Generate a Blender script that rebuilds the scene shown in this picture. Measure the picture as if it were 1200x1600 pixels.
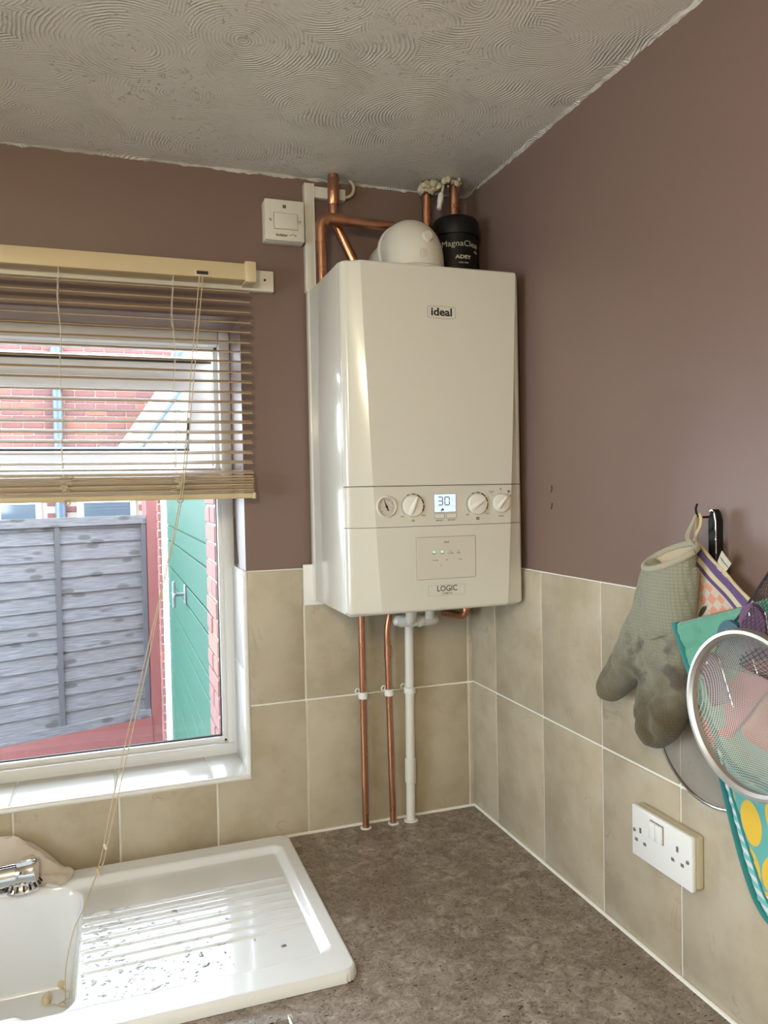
import bpy, bmesh, math, random
from mathutils import Vector, Matrix, noise
from mathutils.geometry import delaunay_2d_cdt
random.seed(7)
for o in list(bpy.data.objects): bpy.data.objects.remove(o)
SC = bpy.context.scene
COL = SC.collection
PI = math.pi

# ------------------------------------------------------------------ camera, sky, lamps, exposure
cd = bpy.data.cameras.new('camera'); cam = bpy.data.objects.new('camera', cd); COL.objects.link(cam)
cd.sensor_fit = 'VERTICAL'; cd.sensor_height = 36.0; cd.lens = 36.0 * 1206.66 / 1600.0
cd.clip_start = 0.02; cd.clip_end = 200
YAW, PITCH, ROLL = -0.3398, -0.0263, -0.0202
R = Matrix.Rotation(YAW, 3, 'Z') @ Matrix.Rotation(PI/2 + PITCH, 3, 'X') @ Matrix.Rotation(ROLL, 3, 'Z')
cam.matrix_world = Matrix.Translation((-0.8452, -1.7379, 0.7869)) @ R.to_4x4()
SC.camera = cam
SKY = 17.5
LAMP = 99.0
wd = bpy.data.worlds.new('overcast_sky'); SC.world = wd; wd.use_nodes = True
wn = wd.node_tree.nodes; wl = wd.node_tree.links
bgn = wn['Background']; bgn.inputs['Color'].default_value = (0.80, 0.89, 1.0, 1); bgn.inputs['Strength'].default_value = SKY
SC.view_settings.view_transform = 'Standard'; SC.view_settings.look = 'None'
SC.view_settings.gamma = 1.0; SC.view_settings.use_curve_mapping = False
SC.view_settings.exposure = 0.0
SC.cycles.max_bounces = 9; SC.cycles.transparent_max_bounces = 16; SC.cycles.caustics_reflective = False; SC.cycles.caustics_refractive = False
# daylight portals in the two window openings (guide sampling of the sky only)
pl2 = bpy.data.lights.new('window_portal', 'AREA'); pl2.shape = 'RECTANGLE'; pl2.size = 1.02; pl2.size_y = 1.38; pl2.cycles.is_portal = True
po2 = bpy.data.objects.new('window_portal', pl2); COL.objects.link(po2); po2.location = (-2.79, -1.65, 0.68); po2.rotation_euler = (0, -PI/2, 0)
pl = bpy.data.lights.new('window_portal', 'AREA'); pl.shape = 'RECTANGLE'; pl.size = 1.75; pl.size_y = 1.0
pl.cycles.is_portal = True
po = bpy.data.objects.new('window_portal', pl); COL.objects.link(po)
po.location = (-1.457, 0.262, 0.665); po.rotation_euler = (-PI/2, 0, 0)

# ------------------------------------------------------------------ materials
def mat(name, color, rough=0.5, metal=0.0, **k):
    m = bpy.data.materials.new(name); m.use_nodes = True
    b = m.node_tree.nodes['Principled BSDF']
    b.inputs['Base Color'].default_value = (*color, 1); b.inputs['Roughness'].default_value = rough
    b.inputs['Metallic'].default_value = metal
    if 'coat' in k: b.inputs['Coat Weight'].default_value = k['coat']; b.inputs['Coat Roughness'].default_value = k.get('coat_rough', 0.05)
    if 'emit' in k:
        b.inputs['Emission Color'].default_value = (*k['emit'], 1); b.inputs['Emission Strength'].default_value = k['strength']
    if 'spec' in k: b.inputs['Specular IOR Level'].default_value = k['spec']
    if 'sheen' in k: b.inputs['Sheen Weight'].default_value = k['sheen']
    return m
class NT:
    """small node-tree writer"""
    def __init__(s, m): s.t = m.node_tree; s.n = s.t.nodes; s.l = s.t.links; s.b = s.n['Principled BSDF']
    def add(s, typ, **k):
        n = s.n.new(typ)
        for a, v in k.items(): setattr(n, a, v)
        return n
    def link(s, a, b): s.l.new(a, b)
    def setin(s, sock, v):
        if hasattr(v, 'is_output'): s.link(v, sock)
        else: sock.default_value = v
    def math(s, op, a, b=None, c=None, clamp=False):
        n = s.add('ShaderNodeMath', operation=op); n.use_clamp = clamp
        for i, v in enumerate((a, b, c)):
            if v is not None: s.setin(n.inputs[i], v)
        return n.outputs[0]
    def coord(s, kind='Object'):
        return s.add('ShaderNodeTexCoord').outputs[kind]
    def mapping(s, v, scale=(1,1,1), rot=(0,0,0), loc=(0,0,0)):
        n = s.add('ShaderNodeMapping'); s.link(v, n.inputs[0]); n.inputs['Scale'].default_value = scale
        n.inputs['Rotation'].default_value = rot; n.inputs['Location'].default_value = loc
        return n.outputs[0]
    def noise(s, v, scale, detail=4, rough=0.5, dist=0.0):
        n = s.add('ShaderNodeTexNoise'); s.link(v, n.inputs['Vector']); n.inputs['Scale'].default_value = scale
        n.inputs['Detail'].default_value = detail; n.inputs['Roughness'].default_value = rough; n.inputs['Distortion'].default_value = dist
        return n.outputs['Fac']
    def ramp(s, f, stops):
        n = s.add('ShaderNodeValToRGB'); s.link(f, n.inputs[0]); e = n.color_ramp.elements
        while len(e) < len(stops): e.new(0.5)
        for q, (p, c) in zip(e, stops): q.position = p; q.color = (*c, 1) if len(c) == 3 else c
        return n.outputs[0]
    def smooth(s, f, a, b):
        n = s.add('ShaderNodeMapRange', interpolation_type='SMOOTHSTEP'); s.link(f, n.inputs[0])
        n.inputs[1].default_value = a; n.inputs[2].default_value = b
        return n.outputs[0]
    def mix(s, f, a, b, blend='MIX'):
        n = s.add('ShaderNodeMix', data_type='RGBA', blend_type=blend)
        s.setin(n.inputs[0], f); s.setin(n.inputs[6], (*a, 1) if isinstance(a, tuple) else a); s.setin(n.inputs[7], (*b, 1) if isinstance(b, tuple) else b)
        return n.outputs[2]
    def bump(s, h, strength=0.3, dist=0.001):
        n = s.add('ShaderNodeBump'); n.inputs['Strength'].default_value = strength; n.inputs['Distance'].default_value = dist
        s.link(h, n.inputs['Height']); s.link(n.outputs[0], s.b.inputs['Normal']); return n
    def base(s, c): s.link(c, s.b.inputs['Base Color'])
    def rough(s, c): s.link(c, s.b.inputs['Roughness'])
    def xyz(s, v):
        n = s.add('ShaderNodeSeparateXYZ'); s.link(v, n.inputs[0]); return n.outputs
    def rand(s): return s.add('ShaderNodeObjectInfo').outputs['Random']

M = {}
def make_materials():
    # mauve wall paint
    m = mat('mauve_paint', (0.225, 0.155, 0.132), 0.42); t = NT(m); c = t.coord()
    t.base(t.mix(t.noise(c, 2.2, 5), (0.190, 0.126, 0.107), (0.210, 0.138, 0.117)))
    t.bump(t.noise(c, 260, 3), 0.12, 0.0006); M['paint'] = m
    # swirled ceiling plaster
    m = mat('swirl_plaster', (0.62, 0.59, 0.53), 0.5); t = NT(m); t.b.inputs['Roughness'].default_value = 0.33; c = t.coord()
    w = t.add('ShaderNodeTexNoise'); t.link(c, w.inputs['Vector']); w.inputs['Scale'].default_value = 6
    def swirl(off, sc):
        mp = t.mapping(c, (1, 1, 0.0), (0, 0, off), (off, off * 2.3, 0))
        dd = t.add('ShaderNodeVectorMath', operation='SCALE'); t.link(w.outputs['Color'], dd.inputs[0]); dd.inputs['Scale'].default_value = 0.03
        av = t.add('ShaderNodeVectorMath', operation='ADD'); t.link(mp, av.inputs[0]); t.link(dd.outputs[0], av.inputs[1])
        v = t.add('ShaderNodeTexVoronoi', voronoi_dimensions='2D'); t.link(av.outputs[0], v.inputs['Vector']); v.inputs['Scale'].default_value = sc
        d = v.outputs['Distance']
        ph = t.math('ADD', t.math('MULTIPLY', d, 2 * PI * 33), t.math('MULTIPLY', t.noise(c, 20, 5, 0.65), 12.0))
        s1 = t.math('SINE', ph)
        return t.math('POWER', t.math('MULTIPLY_ADD', s1, 0.5, 0.5), 2.0), d
    a, da = swirl(0.4, 5.0); b2, db = swirl(1.7, 4.3)
    msk = t.smooth(t.noise(c, 5, 2), 0.44, 0.56)
    h = t.math('ADD', t.math('MULTIPLY', a, msk), t.math('MULTIPLY', b2, t.math('SUBTRACT', 1.0, msk)))
    amp = t.smooth(t.noise(c, 11, 5, 0.65), 0.40, 0.68)
    h = t.math('MULTIPLY', h, t.math('MULTIPLY_ADD', amp, 1.1, 0.08))
    lump = t.math('MULTIPLY', t.smooth(t.noise(c, 75, 5, 0.7, 0.8), 0.58, 0.70), t.smooth(t.noise(c, 7, 3), 0.42, 0.62))
    h = t.math('ADD', h, t.math('MULTIPLY', lump, 1.6))
    h = t.math('ADD', h, t.math('MULTIPLY', t.noise(c, 4, 3), 3.0))
    t.bump(h, 0.8, 0.0022)
    t.base(t.mix(t.noise(c, 1.7, 5), (0.84, 0.835, 0.81), (0.72, 0.715, 0.69))); M['ceiling'] = m
    # cream wall tile, random per tile
    m = mat('cream_tile', (0.72, 0.66, 0.54), 0.22, spec=0.5); t = NT(m); c = t.coord()
    r = t.rand(); cc = t.add('ShaderNodeVectorMath', operation='ADD'); t.link(c, cc.inputs[0])
    cx = t.add('ShaderNodeCombineXYZ'); t.link(t.math('MULTIPLY', r, 37.0), cx.inputs[0]); t.link(t.math('MULTIPLY', r, 91.0), cx.inputs[2]); t.link(cx.outputs[0], cc.inputs[1])
    v = cc.outputs[0]
    bse = t.mix(t.smooth(t.noise(v, 9, 6, 0.6), 0.35, 0.7), (0.505, 0.447, 0.345), (0.420, 0.360, 0.260))
    vein = t.math('ABSOLUTE', t.math('SUBTRACT', t.noise(v, 6, 7, 0.62, 1.2), 0.5))
    vm = t.math('MULTIPLY', t.math('SUBTRACT', 1.0, t.smooth(vein, 0.0, 0.02)), t.smooth(t.noise(v, 12, 3), 0.5, 0.72))
    bse = t.mix(t.math('MULTIPLY', vm, 0.45), bse, (0.30, 0.245, 0.165))
    t.base(bse); t.bump(t.noise(v, 7, 3), 0.05, 0.001); M['tile'] = m
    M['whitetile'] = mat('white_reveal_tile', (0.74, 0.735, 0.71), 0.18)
    M['grout'] = mat('grout', (0.86, 0.84, 0.78), 0.8)
    M['trim'] = mat('white_tile_trim', (0.82, 0.81, 0.78), 0.25)
    # worktop laminate
    m = mat('brown_laminate', (0.2, 0.15, 0.11), 0.38); t = NT(m); c = t.coord()
    n1 = t.noise(c, 8, 6, 0.65, 0.6); n2 = t.noise(c, 210, 4, 0.7, 0.6); n3 = t.noise(c, 42, 7, 0.72, 0.9)
    col = t.ramp(n3, [(0.32, (0.105, 0.078, 0.062)), (0.46, (0.235, 0.188, 0.157)), (0.56, (0.325, 0.272, 0.235)), (0.70, (0.50, 0.44, 0.39))])
    col = t.mix(t.math('MULTIPLY', t.smooth(n1, 0.44, 0.62), 0.55), col, (0.150, 0.112, 0.085))
    col = t.mix(t.math('MULTIPLY', t.smooth(n2, 0.52, 0.66), 0.55), col, (0.48, 0.42, 0.37))
    sp = t.smooth(t.noise(t.mapping(c, (1, 1.7, 1), (0, 0, 0.5)), 120, 2, 0.5, 0.4), 0.645, 0.675)
    col = t.mix(t.math('MULTIPLY', sp, 0.95), col, (0.016, 0.012, 0.010))
    t.base(col); t.bump(n2, 0.1, 0.0005); M['worktop'] = m
    M['cream'] = mat('cream_paint', (0.62, 0.56, 0.47), 0.6)
    M['cabinet'] = mat('cabinet_front', (0.55, 0.5, 0.42), 0.4)
    M['floor'] = mat('floor_vinyl', (0.28, 0.22, 0.17), 0.5)
    m = mat('sink_ceramic', (0.80, 0.815, 0.83), 0.10, spec=0.6, coat=0.4); M['sink'] = m
    
    M['boiler'] = mat('boiler_enamel', (0.70, 0.685, 0.62), 0.20, coat=0.35, coat_rough=0.08)
    M['boiler_panel'] = mat('boiler_plastic', (0.68, 0.66, 0.59), 0.30)
    M['boiler_grey'] = mat('boiler_hatch', (0.655, 0.63, 0.57), 0.38)
    M['knob'] = mat('knob_plastic', (0.80, 0.785, 0.72), 0.18)
    M['black'] = mat('black_print', (0.012, 0.012, 0.013), 0.5)
    M['dim'] = mat('grey_print', (0.11, 0.10, 0.09), 0.5)
    M['outline'] = mat('outline_print', (0.32, 0.29, 0.24), 0.5)
    M['shadow_gap'] = mat('dark_gap', (0.10, 0.085, 0.07), 0.7)
    M['lcd'] = mat('lit_display', (0.5, 0.6, 0.8), 0.3, emit=(0.66, 0.82, 1.0), strength=0.80)
    M['led'] = mat('green_led', (0.1, 0.7, 0.4), 0.3, emit=(0.20, 1.0, 0.52), strength=1.8)
    M['gauge'] = mat('gauge_face', (0.60, 0.56, 0.49), 0.35)
    m = mat('copper', (0.60, 0.30, 0.19), 0.27, 1.0); t = NT(m); c = t.coord()
    t.base(t.mix(t.noise(t.mapping(c, (8, 8, 3)), 4, 5, 0.65), (0.66, 0.35, 0.22), (0.42, 0.185, 0.11)))
    t.rough(t.math('MULTIPLY_ADD', t.noise(c, 40, 3), 0.25, 0.18)); M['copper'] = m
    M['pvc'] = mat('white_pvc', (0.74, 0.72, 0.66), 0.32)
    M['switch'] = mat('white_plastic', (0.72, 0.69, 0.62), 0.28)
    M['socket'] = mat('socket_plastic', (0.80, 0.80, 0.79), 0.25)
    M['slot'] = mat('socket_slot', (0.16, 0.14, 0.12), 0.6)
    M['steel'] = mat('screw_steel', (0.62, 0.58, 0.50), 0.3, 1.0)
    M['chrome'] = mat('chrome', (0.80, 0.80, 0.80), 0.08, 1.0)
    M['flue'] = mat('flue_plastic', (0.72, 0.69, 0.61), 0.35)
    M['blackplastic'] = mat('black_plastic', (0.0045, 0.0045, 0.005), 0.5, spec=0.3)
    M['whiteprint'] = mat('white_print', (0.62, 0.61, 0.58), 0.5)
    M['cable'] = mat('cream_cable', (0.58, 0.52, 0.38), 0.45)
    m = mat('expanding_foam', (0.55, 0.50, 0.36), 0.8); M['foam'] = m
    M['upvc'] = mat('upvc_frame', (0.80, 0.80, 0.80), 0.25)
    M['gasket'] = mat('rubber_gasket', (0.012, 0.012, 0.014), 0.5)
    # clear glass: transparent with a fresnel gloss
    m = bpy.data.materials.new('clear_glass'); m.use_nodes = True; n = m.node_tree.nodes; n.clear()
    o = n.new('ShaderNodeOutputMaterial'); mx = n.new('ShaderNodeMixShader'); tr = n.new('ShaderNodeBsdfTransparent'); gl = n.new('ShaderNodeBsdfGlossy'); fr = n.new('ShaderNodeFresnel')
    fr.inputs[0].default_value = 1.45; gl.inputs['Roughness'].default_value = 0.01; tr.inputs[0].default_value = (0.96, 0.98, 0.98, 1)
    L = m.node_tree.links; L.new(fr.outputs[0], mx.inputs[0]); L.new(tr.outputs[0], mx.inputs[1]); L.new(gl.outputs[0], mx.inputs[2]); L.new(mx.outputs[0], o.inputs[0]); M['glass'] = m; M['water'] = m.copy(); M['water'].name = 'clear_water'; M['water'].node_tree.nodes['Fresnel'].inputs[0].default_value = 1.33
    # blind timber
    m = mat('pale_wood', (0.52, 0.39, 0.22), 0.4); t = NT(m); c = t.coord()
    g = t.noise(t.mapping(c, (1.5, 60, 60)), 5, 4)
    t.base(t.mix(g, (0.53, 0.40, 0.25), (0.40, 0.285, 0.165))); M['wood'] = m
    M['headrail'] = mat('cream_headrail', (0.66, 0.54, 0.34), 0.35)
    M['batten'] = mat('white_gloss_timber', (0.78, 0.75, 0.66), 0.35)
    M['cord'] = mat('tan_cord', (0.60, 0.50, 0.34), 0.8)
    # garden
    m = mat('weathered_fence', (0.30, 0.30, 0.32), 0.8); t = NT(m); c = t.coord()
    g = t.noise(t.mapping(c, (1.2, 1, 22)), 5, 6, 0.65); r = t.rand()
    col = t.mix(t.smooth(g, 0.3, 0.72), (0.054, 0.053, 0.060), (0.138, 0.137, 0.150))
    col = t.mix(t.math('MULTIPLY', r, 0.3), col, (0.105, 0.095, 0.095)); 
    kn = t.add('ShaderNodeTexVoronoi'); t.link(t.mapping(c, (3.2, 3.2, 8)), kn.inputs['Vector']); kn.inputs['Scale'].default_value = 1.0
    col = t.mix(t.math('MULTIPLY', t.math('SUBTRACT', 1.0, t.smooth(kn.outputs['Distance'], 0.16, 0.26)), 0.75), col, (0.030, 0.028, 0.028))
    t.base(col); t.bump(g, 0.4, 0.004); M['fence'] = m
    m = mat('dark_fence_batten', (0.048, 0.048, 0.056), 0.8); M['fence_dark'] = m
    m = mat('red_paint', (0.27, 0.072, 0.068), 0.6); t = NT(m); t.base(t.mix(t.noise(t.coord(), 9, 6, 0.7), (0.125, 0.030, 0.030), (0.18, 0.062, 0.058))); M['redpaint'] = m
    m = mat('green_paint', (0.10, 0.40, 0.29), 0.5, spec=0.15); t = NT(m); c = t.coord()
    t.base(t.mix(t.noise(t.mapping(c, (1, 2, 40)), 3, 4), (0.012, 0.054, 0.036), (0.018, 0.068, 0.048))); M['green'] = m
    M['whitepaint'] = mat('white_paint', (0.8, 0.8, 0.8), 0.5)
    m = mat('red_brick', (0.36, 0.15, 0.11), 0.85); t = NT(m); c = t.coord(); r = t.rand()
    col = t.ramp(r, [(0.0, (0.090, 0.030, 0.027)), (0.35, (0.125, 0.046, 0.038)), (0.65, (0.10, 0.038, 0.038)), (1.0, (0.165, 0.058, 0.038))])
    col = t.mix(t.math('MULTIPLY', t.smooth(t.noise(c, 22, 5, 0.7), 0.45, 0.75), 0.4), col, (0.17, 0.085, 0.075)); t.base(col); t.bump(t.noise(c, 60, 4), 0.4, 0.004); M['brick'] = m
    M['mortar'] = mat('mortar', (0.27, 0.22, 0.19), 0.9)
    m = mat('brickwork_far', (0.36, 0.15, 0.11), 0.85); t = NT(m); c = t.coord(); bn = t.add('ShaderNodeTexBrick')
    t.link(t.mapping(c, (1, 1, 1), (-PI/2, 0, 0)), bn.inputs['Vector']); bn.inputs['Scale'].default_value = 1.0; bn.inputs['Brick Width'].default_value = 0.225; bn.inputs['Row Height'].default_value = 0.075
    bn.inputs['Mortar Size'].default_value = 0.006; bn.inputs['Color1'].default_value = (0.16, 0.065, 0.05, 1); bn.inputs['Color2'].default_value = (0.13, 0.052, 0.046, 1); bn.inputs['Mortar'].default_value = (0.34, 0.28, 0.24, 1)
    t.base(bn.outputs['Color']); M['brickfar'] = m
    M['pipeblue'] = mat('blue_grey_pipe', (0.045, 0.070, 0.105), 0.4)
    M['darkglass'] = mat('dark_window_glass', (0.05, 0.07, 0.09), 0.08, spec=0.7)
    M['slate'] = mat('grey_slate', (0.20, 0.21, 0.23), 0.7)
    M['leanglass'] = mat('pale_roof_sheet', (0.30, 0.38, 0.42), 0.2)
    m = mat('paving', (0.22, 0.21, 0.20), 0.9); M['paving'] = m
    # fabrics
    def cloth(name, c1, c2, sc=9):
        m = mat(name, c1, 0.9, sheen=0.2); t = NT(m); u = t.coord('UV')
        t.base(t.mix(t.noise(u, sc, 5, 0.6), c1, c2)); t.bump(t.noise(u, 500, 3), 0.3, 0.001); return m, t, u
    m = mat('stained_mitt_cloth', (0.36, 0.36, 0.28), 0.95, sheen=0.15); t = NT(m); u = t.coord('UV'); x, y, z = t.xyz(u)
    col = t.mix(t.noise(u, 14, 5, 0.6), (0.29, 0.285, 0.21), (0.21, 0.21, 0.155))
    gx = t.math('PINGPONG', x, 0.0026); gy = t.math('PINGPONG', y, 0.0026)
    grid = t.math('MINIMUM', gx, gy); line = t.math('SUBTRACT', 1.0, t.smooth(grid, 0.0003, 0.0009))
    # scorch marks grow towards fingers and thumb tip
    low = t.math('SUBTRACT', 1.0, t.smooth(y, 0.43, 0.60)); st = t.smooth(t.noise(u, 17, 5, 0.6, 0.6), 0.34, 0.60)
    brown = t.math('MULTIPLY', low, t.math('MULTIPLY_ADD', st, 0.5, 0.5))
    col = t.mix(t.math('MULTIPLY', brown, 0.95), col, (0.078, 0.056, 0.024))
    tip = t.math('MULTIPLY', t.math('SUBTRACT', 1.0, t.smooth(y, 0.425, 0.475)), t.math('SUBTRACT', 1.0, t.smooth(x, 0.66, 0.70)))
    col = t.mix(t.math('MULTIPLY', tip, 0.8), col, (0.24, 0.19, 0.075))
    band = t.math('MULTIPLY', t.smooth(t.noise(u, 25, 4), 0.48, 0.60), t.math('MULTIPLY', t.smooth(y, 0.46, 0.50), t.math('SUBTRACT', 1.0, t.smooth(y, 0.54, 0.58))))
    band = t.math('MULTIPLY', band, t.smooth(x, 0.69, 0.75)); col = t.mix(t.math('MULTIPLY', band, 0.7), col, (0.055, 0.035, 0.03))
    col = t.mix(t.math('MULTIPLY', t.math('SUBTRACT', 1.0, t.smooth(y, 0.40, 0.50)), 0.75), col, (0.072, 0.048, 0.018)); col = t.mix(t.math('MULTIPLY', line, 0.25), col, (0.12, 0.11, 0.08)); t.base(col)
    t.bump(t.math('ADD', t.math('SUBTRACT', 1.0, line), t.noise(u, 80, 4)), 0.5, 0.0012); M['mitt'] = m
    M['mitt_rim'] = cloth('mitt_binding', (0.36, 0.34, 0.25), (0.30, 0.28, 0.20))[0]
    M['mitt_lining'] = cloth('mitt_lining', (0.50, 0.42, 0.30), (0.40, 0.33, 0.23))[0]
    M['loop'] = cloth('cream_loop', (0.62, 0.52, 0.33), (0.55, 0.45, 0.28))[0]
    M['mint'] = cloth('mint_cloth', (0.105, 0.315, 0.225), (0.088, 0.275, 0.20))[0]
    M['teal'] = cloth('teal_binding', (0.018, 0.19, 0.18), (0.014, 0.15, 0.145))[0]
    # floral and check pot holder: uv in metres from the hanging corner, u along the visible edge
    m, t, u = cloth('checked_cloth', (0.60, 0.53, 0.42), (0.54, 0.47, 0.38)); x, y, z = t.xyz(u)
    col = t.mix(t.noise(u, 30, 4), (0.66, 0.56, 0.46), (0.55, 0.48, 0.42))
    def band_(s, a, b, e=0.0006): return t.math('MULTIPLY', t.smooth(s, a - e, a + e), t.math('SUBTRACT', 1.0, t.smooth(s, b - e, b + e)))
    xx = t.math('ADD', x, y); yy = t.math('SUBTRACT', x, y)
    q = 0.0180
    ck = t.add('ShaderNodeTexChecker'); t.link(t.mapping(u, (1, 1, 0)), ck.inputs['Vector']); ck.inputs['Scale'].default_value = 1 / 0.0125
    inz = t.math('MULTIPLY', band_(y, 0.0285, 0.064), t.math('MULTIPLY', ck.outputs['Fac'], 1.0))
    col = t.mix(t.math('MULTIPLY', inz, 0.8), col, (0.72, 0.27, 0.17))
    col = t.mix(t.math('MULTIPLY', t.math('MULTIPLY', t.smooth(t.noise(u, 34, 2), 0.54, 0.60), t.smooth(y, 0.060, 0.066)), 0.75), col, (0.62, 0.11, 0.08))
    lf = t.noise(t.mapping(u, (60, 16, 1), (0, 0, 0.5)), 1.0, 1)
    col = t.mix(t.math('MULTIPLY', t.smooth(lf, 0.60, 0.64), t.smooth(y, 0.052, 0.058)), col, (0.035, 0.05, 0.012))
    col = t.mix(t.math('MULTIPLY', t.math('MULTIPLY', t.smooth(t.noise(u, 20, 2), 0.50, 0.62), t.smooth(y, 0.045, 0.06)), 0.35), col, (0.22, 0.17, 0.33))
    col = t.mix(band_(y, 0.0030, 0.0120), col, (0.115, 0.075, 0.20)); col = t.mix(band_(y, 0.0120, 0.0195), col, (0.62, 0.53, 0.36)); col = t.mix(band_(y, 0.0195, 0.0255), col, (0.105, 0.065, 0.18))
    t.base(col); M['check'] = m
    m, t, u = cloth('lemon_cloth', (0.13, 0.46, 0.43), (0.11, 0.41, 0.385)); x, y, z = t.xyz(u)
    col = t.mix(t.noise(u, 9, 4), (0.105, 0.37, 0.345), (0.085, 0.32, 0.30))
    def ell(cx, cy, a, b, rot):
        dx = t.math('SUBTRACT', x, cx); dy = t.math('SUBTRACT', y, cy); c_, s_ = math.cos(rot), math.sin(rot)
        p = t.math('ADD', t.math('MULTIPLY', dx, c_), t.math('MULTIPLY', dy, s_)); r_ = t.math('SUBTRACT', t.math('MULTIPLY', dy, c_), t.math('MULTIPLY', dx, s_))
        k = t.math('ADD', t.math('POWER', t.math('ABSOLUTE', t.math('DIVIDE', p, a)), 1.7), t.math('POWER', t.math('ABSOLUTE', t.math('DIVIDE', r_, b)), 2.2))
        return t.math('SUBTRACT', 1.0, t.smooth(k, 0.93, 1.05)), k
    for cx, cy, a, b, rot, slice_ in [(0.948, 0.341, 0.029, 0.018, 1.75, 0), (0.909, 0.362, 0.020, 0.011, 1.9, 1), (0.948, 0.286, 0.024, 0.014, 1.95, 0), (0.985, 0.29, 0.028, 0.018, 1.2, 0), (0.990, 0.37, 0.028, 0.018, 1.4, 0), (0.975, 0.24, 0.022, 0.016, 1.4, 1), (0.955, 0.42, 0.028, 0.018, 1.2, 0), (1.03, 0.33, 0.028, 0.018, 1.4, 0), (1.02, 0.25, 0.028, 0.018, 1.0, 0), (0.91, 0.445, 0.024, 0.016, 1.3, 0)]:
        e, k = ell(cx, cy, a, b, rot); col = t.mix(e, col, (0.66, 0.42, 0.03))
        if slice_:
            e2 = t.math('SUBTRACT', 1.0, t.smooth(k, 0.55, 0.62)); col = t.mix(t.math('MULTIPLY', e2, 0.8), col, (0.80, 0.70, 0.32))
    t.base(col); M['lemon'] = m
    m, t, u = cloth('striped_lining', (0.7, 0.7, 0.68), (0.6, 0.6, 0.6)); x, y, z = t.xyz(u)
    sn = t.math('SINE', t.math('MULTIPLY', t.math('ADD', y, t.math('MULTIPLY', x, 0.25)), 2 * PI / 0.0135))
    t.base(t.mix(t.smooth(sn, -0.25, 0.1), (0.62, 0.62, 0.62), (0.12, 0.46, 0.44))); M['stripe'] = m
    M['towel'] = cloth('cream_dishcloth', (0.74, 0.67, 0.60), (0.64, 0.56, 0.50), 20)[0]
    M['labelcloth'] = mat('care_label', (0.62, 0.58, 0.50), 0.8)
    M['net'] = mat('black_net_string', (0.014, 0.012, 0.013), 0.7)
    M['purple'] = mat('purple_plastic', (0.080, 0.011, 0.066), 0.45); M['petrol'] = mat('petrol_plastic', (0.004, 0.062, 0.095), 0.45)
    M['pinkred'] = mat('pink_red_plastic', (0.42, 0.06, 0.065), 0.4); M['orange'] = mat('orange_plastic', (0.45, 0.12, 0.035), 0.45)
    M['wire'] = mat('silver_wire', (0.75, 0.74, 0.72), 0.2, 1.0)
    M['sieverim'] = mat('sieve_rim_steel', (0.50, 0.475, 0.43), 0.48, 1.0)
    # woven wire gauze: opaque threads, open holes
    def gauze(name, pitch, cover, colr):
        m = mat(name, colr, 0.65, 0.4); t = NT(m); u = t.coord('UV'); x, y, z = t.xyz(u)
        gx = t.math('PINGPONG', x, pitch / 2); gy = t.math('PINGPONG', y, pitch / 2)
        ln = t.math('LESS_THAN', t.math('MINIMUM', gx, gy), pitch / 2 * cover)
        t.link(ln, t.b.inputs['Alpha']); return m
    M['gauze'] = gauze('sieve_gauze', 0.0021, 0.30, (0.50, 0.48, 0.45)); M['gauze2'] = gauze('splatter_gauze', 0.0016, 0.28, (0.40, 0.37, 0.33))
    M['lampglass'] = mat('lit_lamp_glass', (0.9, 0.85, 0.75), 0.4, emit=(1.0, 0.855, 0.55), strength=LAMP)
make_materials()

# ------------------------------------------------------------------ helpers
def link(name, me, parent=None, loc=(0, 0, 0)):
    o = bpy.data.objects.new(name, me); COL.objects.link(o)
    if parent: o.parent = parent
    o.location = loc; return o
def wloc(p):
    v = Vector((0, 0, 0))
    while p: v += p.location; p = p.parent
    return v
def obj(name, bm, m, parent=None, smooth=False, kind=None, auto=None, base=None):
    """bm in world metres -> one mesh object (origin at the parent's origin or at base)"""
    org = wloc(parent) if parent else Vector(base or (0, 0, 0))
    bmesh.ops.translate(bm, verts=bm.verts, vec=-org)
    bmesh.ops.recalc_face_normals(bm, faces=bm.faces)
    if smooth:
        for f in bm.faces: f.smooth = True
        lim = auto if auto is not None else 0.7
        for e in bm.edges:
            if len(e.link_faces) == 2 and e.calc_face_angle(0) > lim: e.smooth = False
    me = bpy.data.meshes.new(name); bm.to_mesh(me); bm.free()
    for mm in (m if isinstance(m, (list, tuple)) else [m]): me.materials.append(M[mm])
    o = link(name, me, parent, (0, 0, 0) if parent else org)
    if kind: o['kind'] = kind
    return o
def tag(o, label, cat, group=None):
    o['label'] = label; o['category'] = cat
    if group: o['group'] = group
    return o
def thing(name, loc, label, cat, group=None):
    o = bpy.data.objects.new(name, None); COL.objects.link(o); o.location = loc; o.empty_display_size = 0.05
    return tag(o, label, cat, group)
def struct(o): o['kind'] = 'structure'; return o
def B(): return bmesh.new()
def box(bm, a, b, bev=0.0, seg=2, mi=0):
    a, b = Vector(a), Vector(b); lo = Vector(map(min, a, b)); hi = Vector(map(max, a, b))
    r = bmesh.ops.create_cube(bm, size=1.0, matrix=Matrix.Translation((lo + hi) / 2) @ Matrix.Diagonal((*(hi - lo), 1)))
    vs = r['verts']
    if bev > 0:
        es = list({e for v in vs for e in v.link_edges})
        rr = bmesh.ops.bevel(bm, geom=es, offset=bev, segments=seg, profile=0.5, affect='EDGES')
    return bm
def frame_to(d):
    d = Vector(d).normalized(); up = Vector((0, 0, 1)) if abs(d.z) < 0.95 else Vector((1, 0, 0))
    x = up.cross(d).normalized(); y = d.cross(x); return x, y
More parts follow.
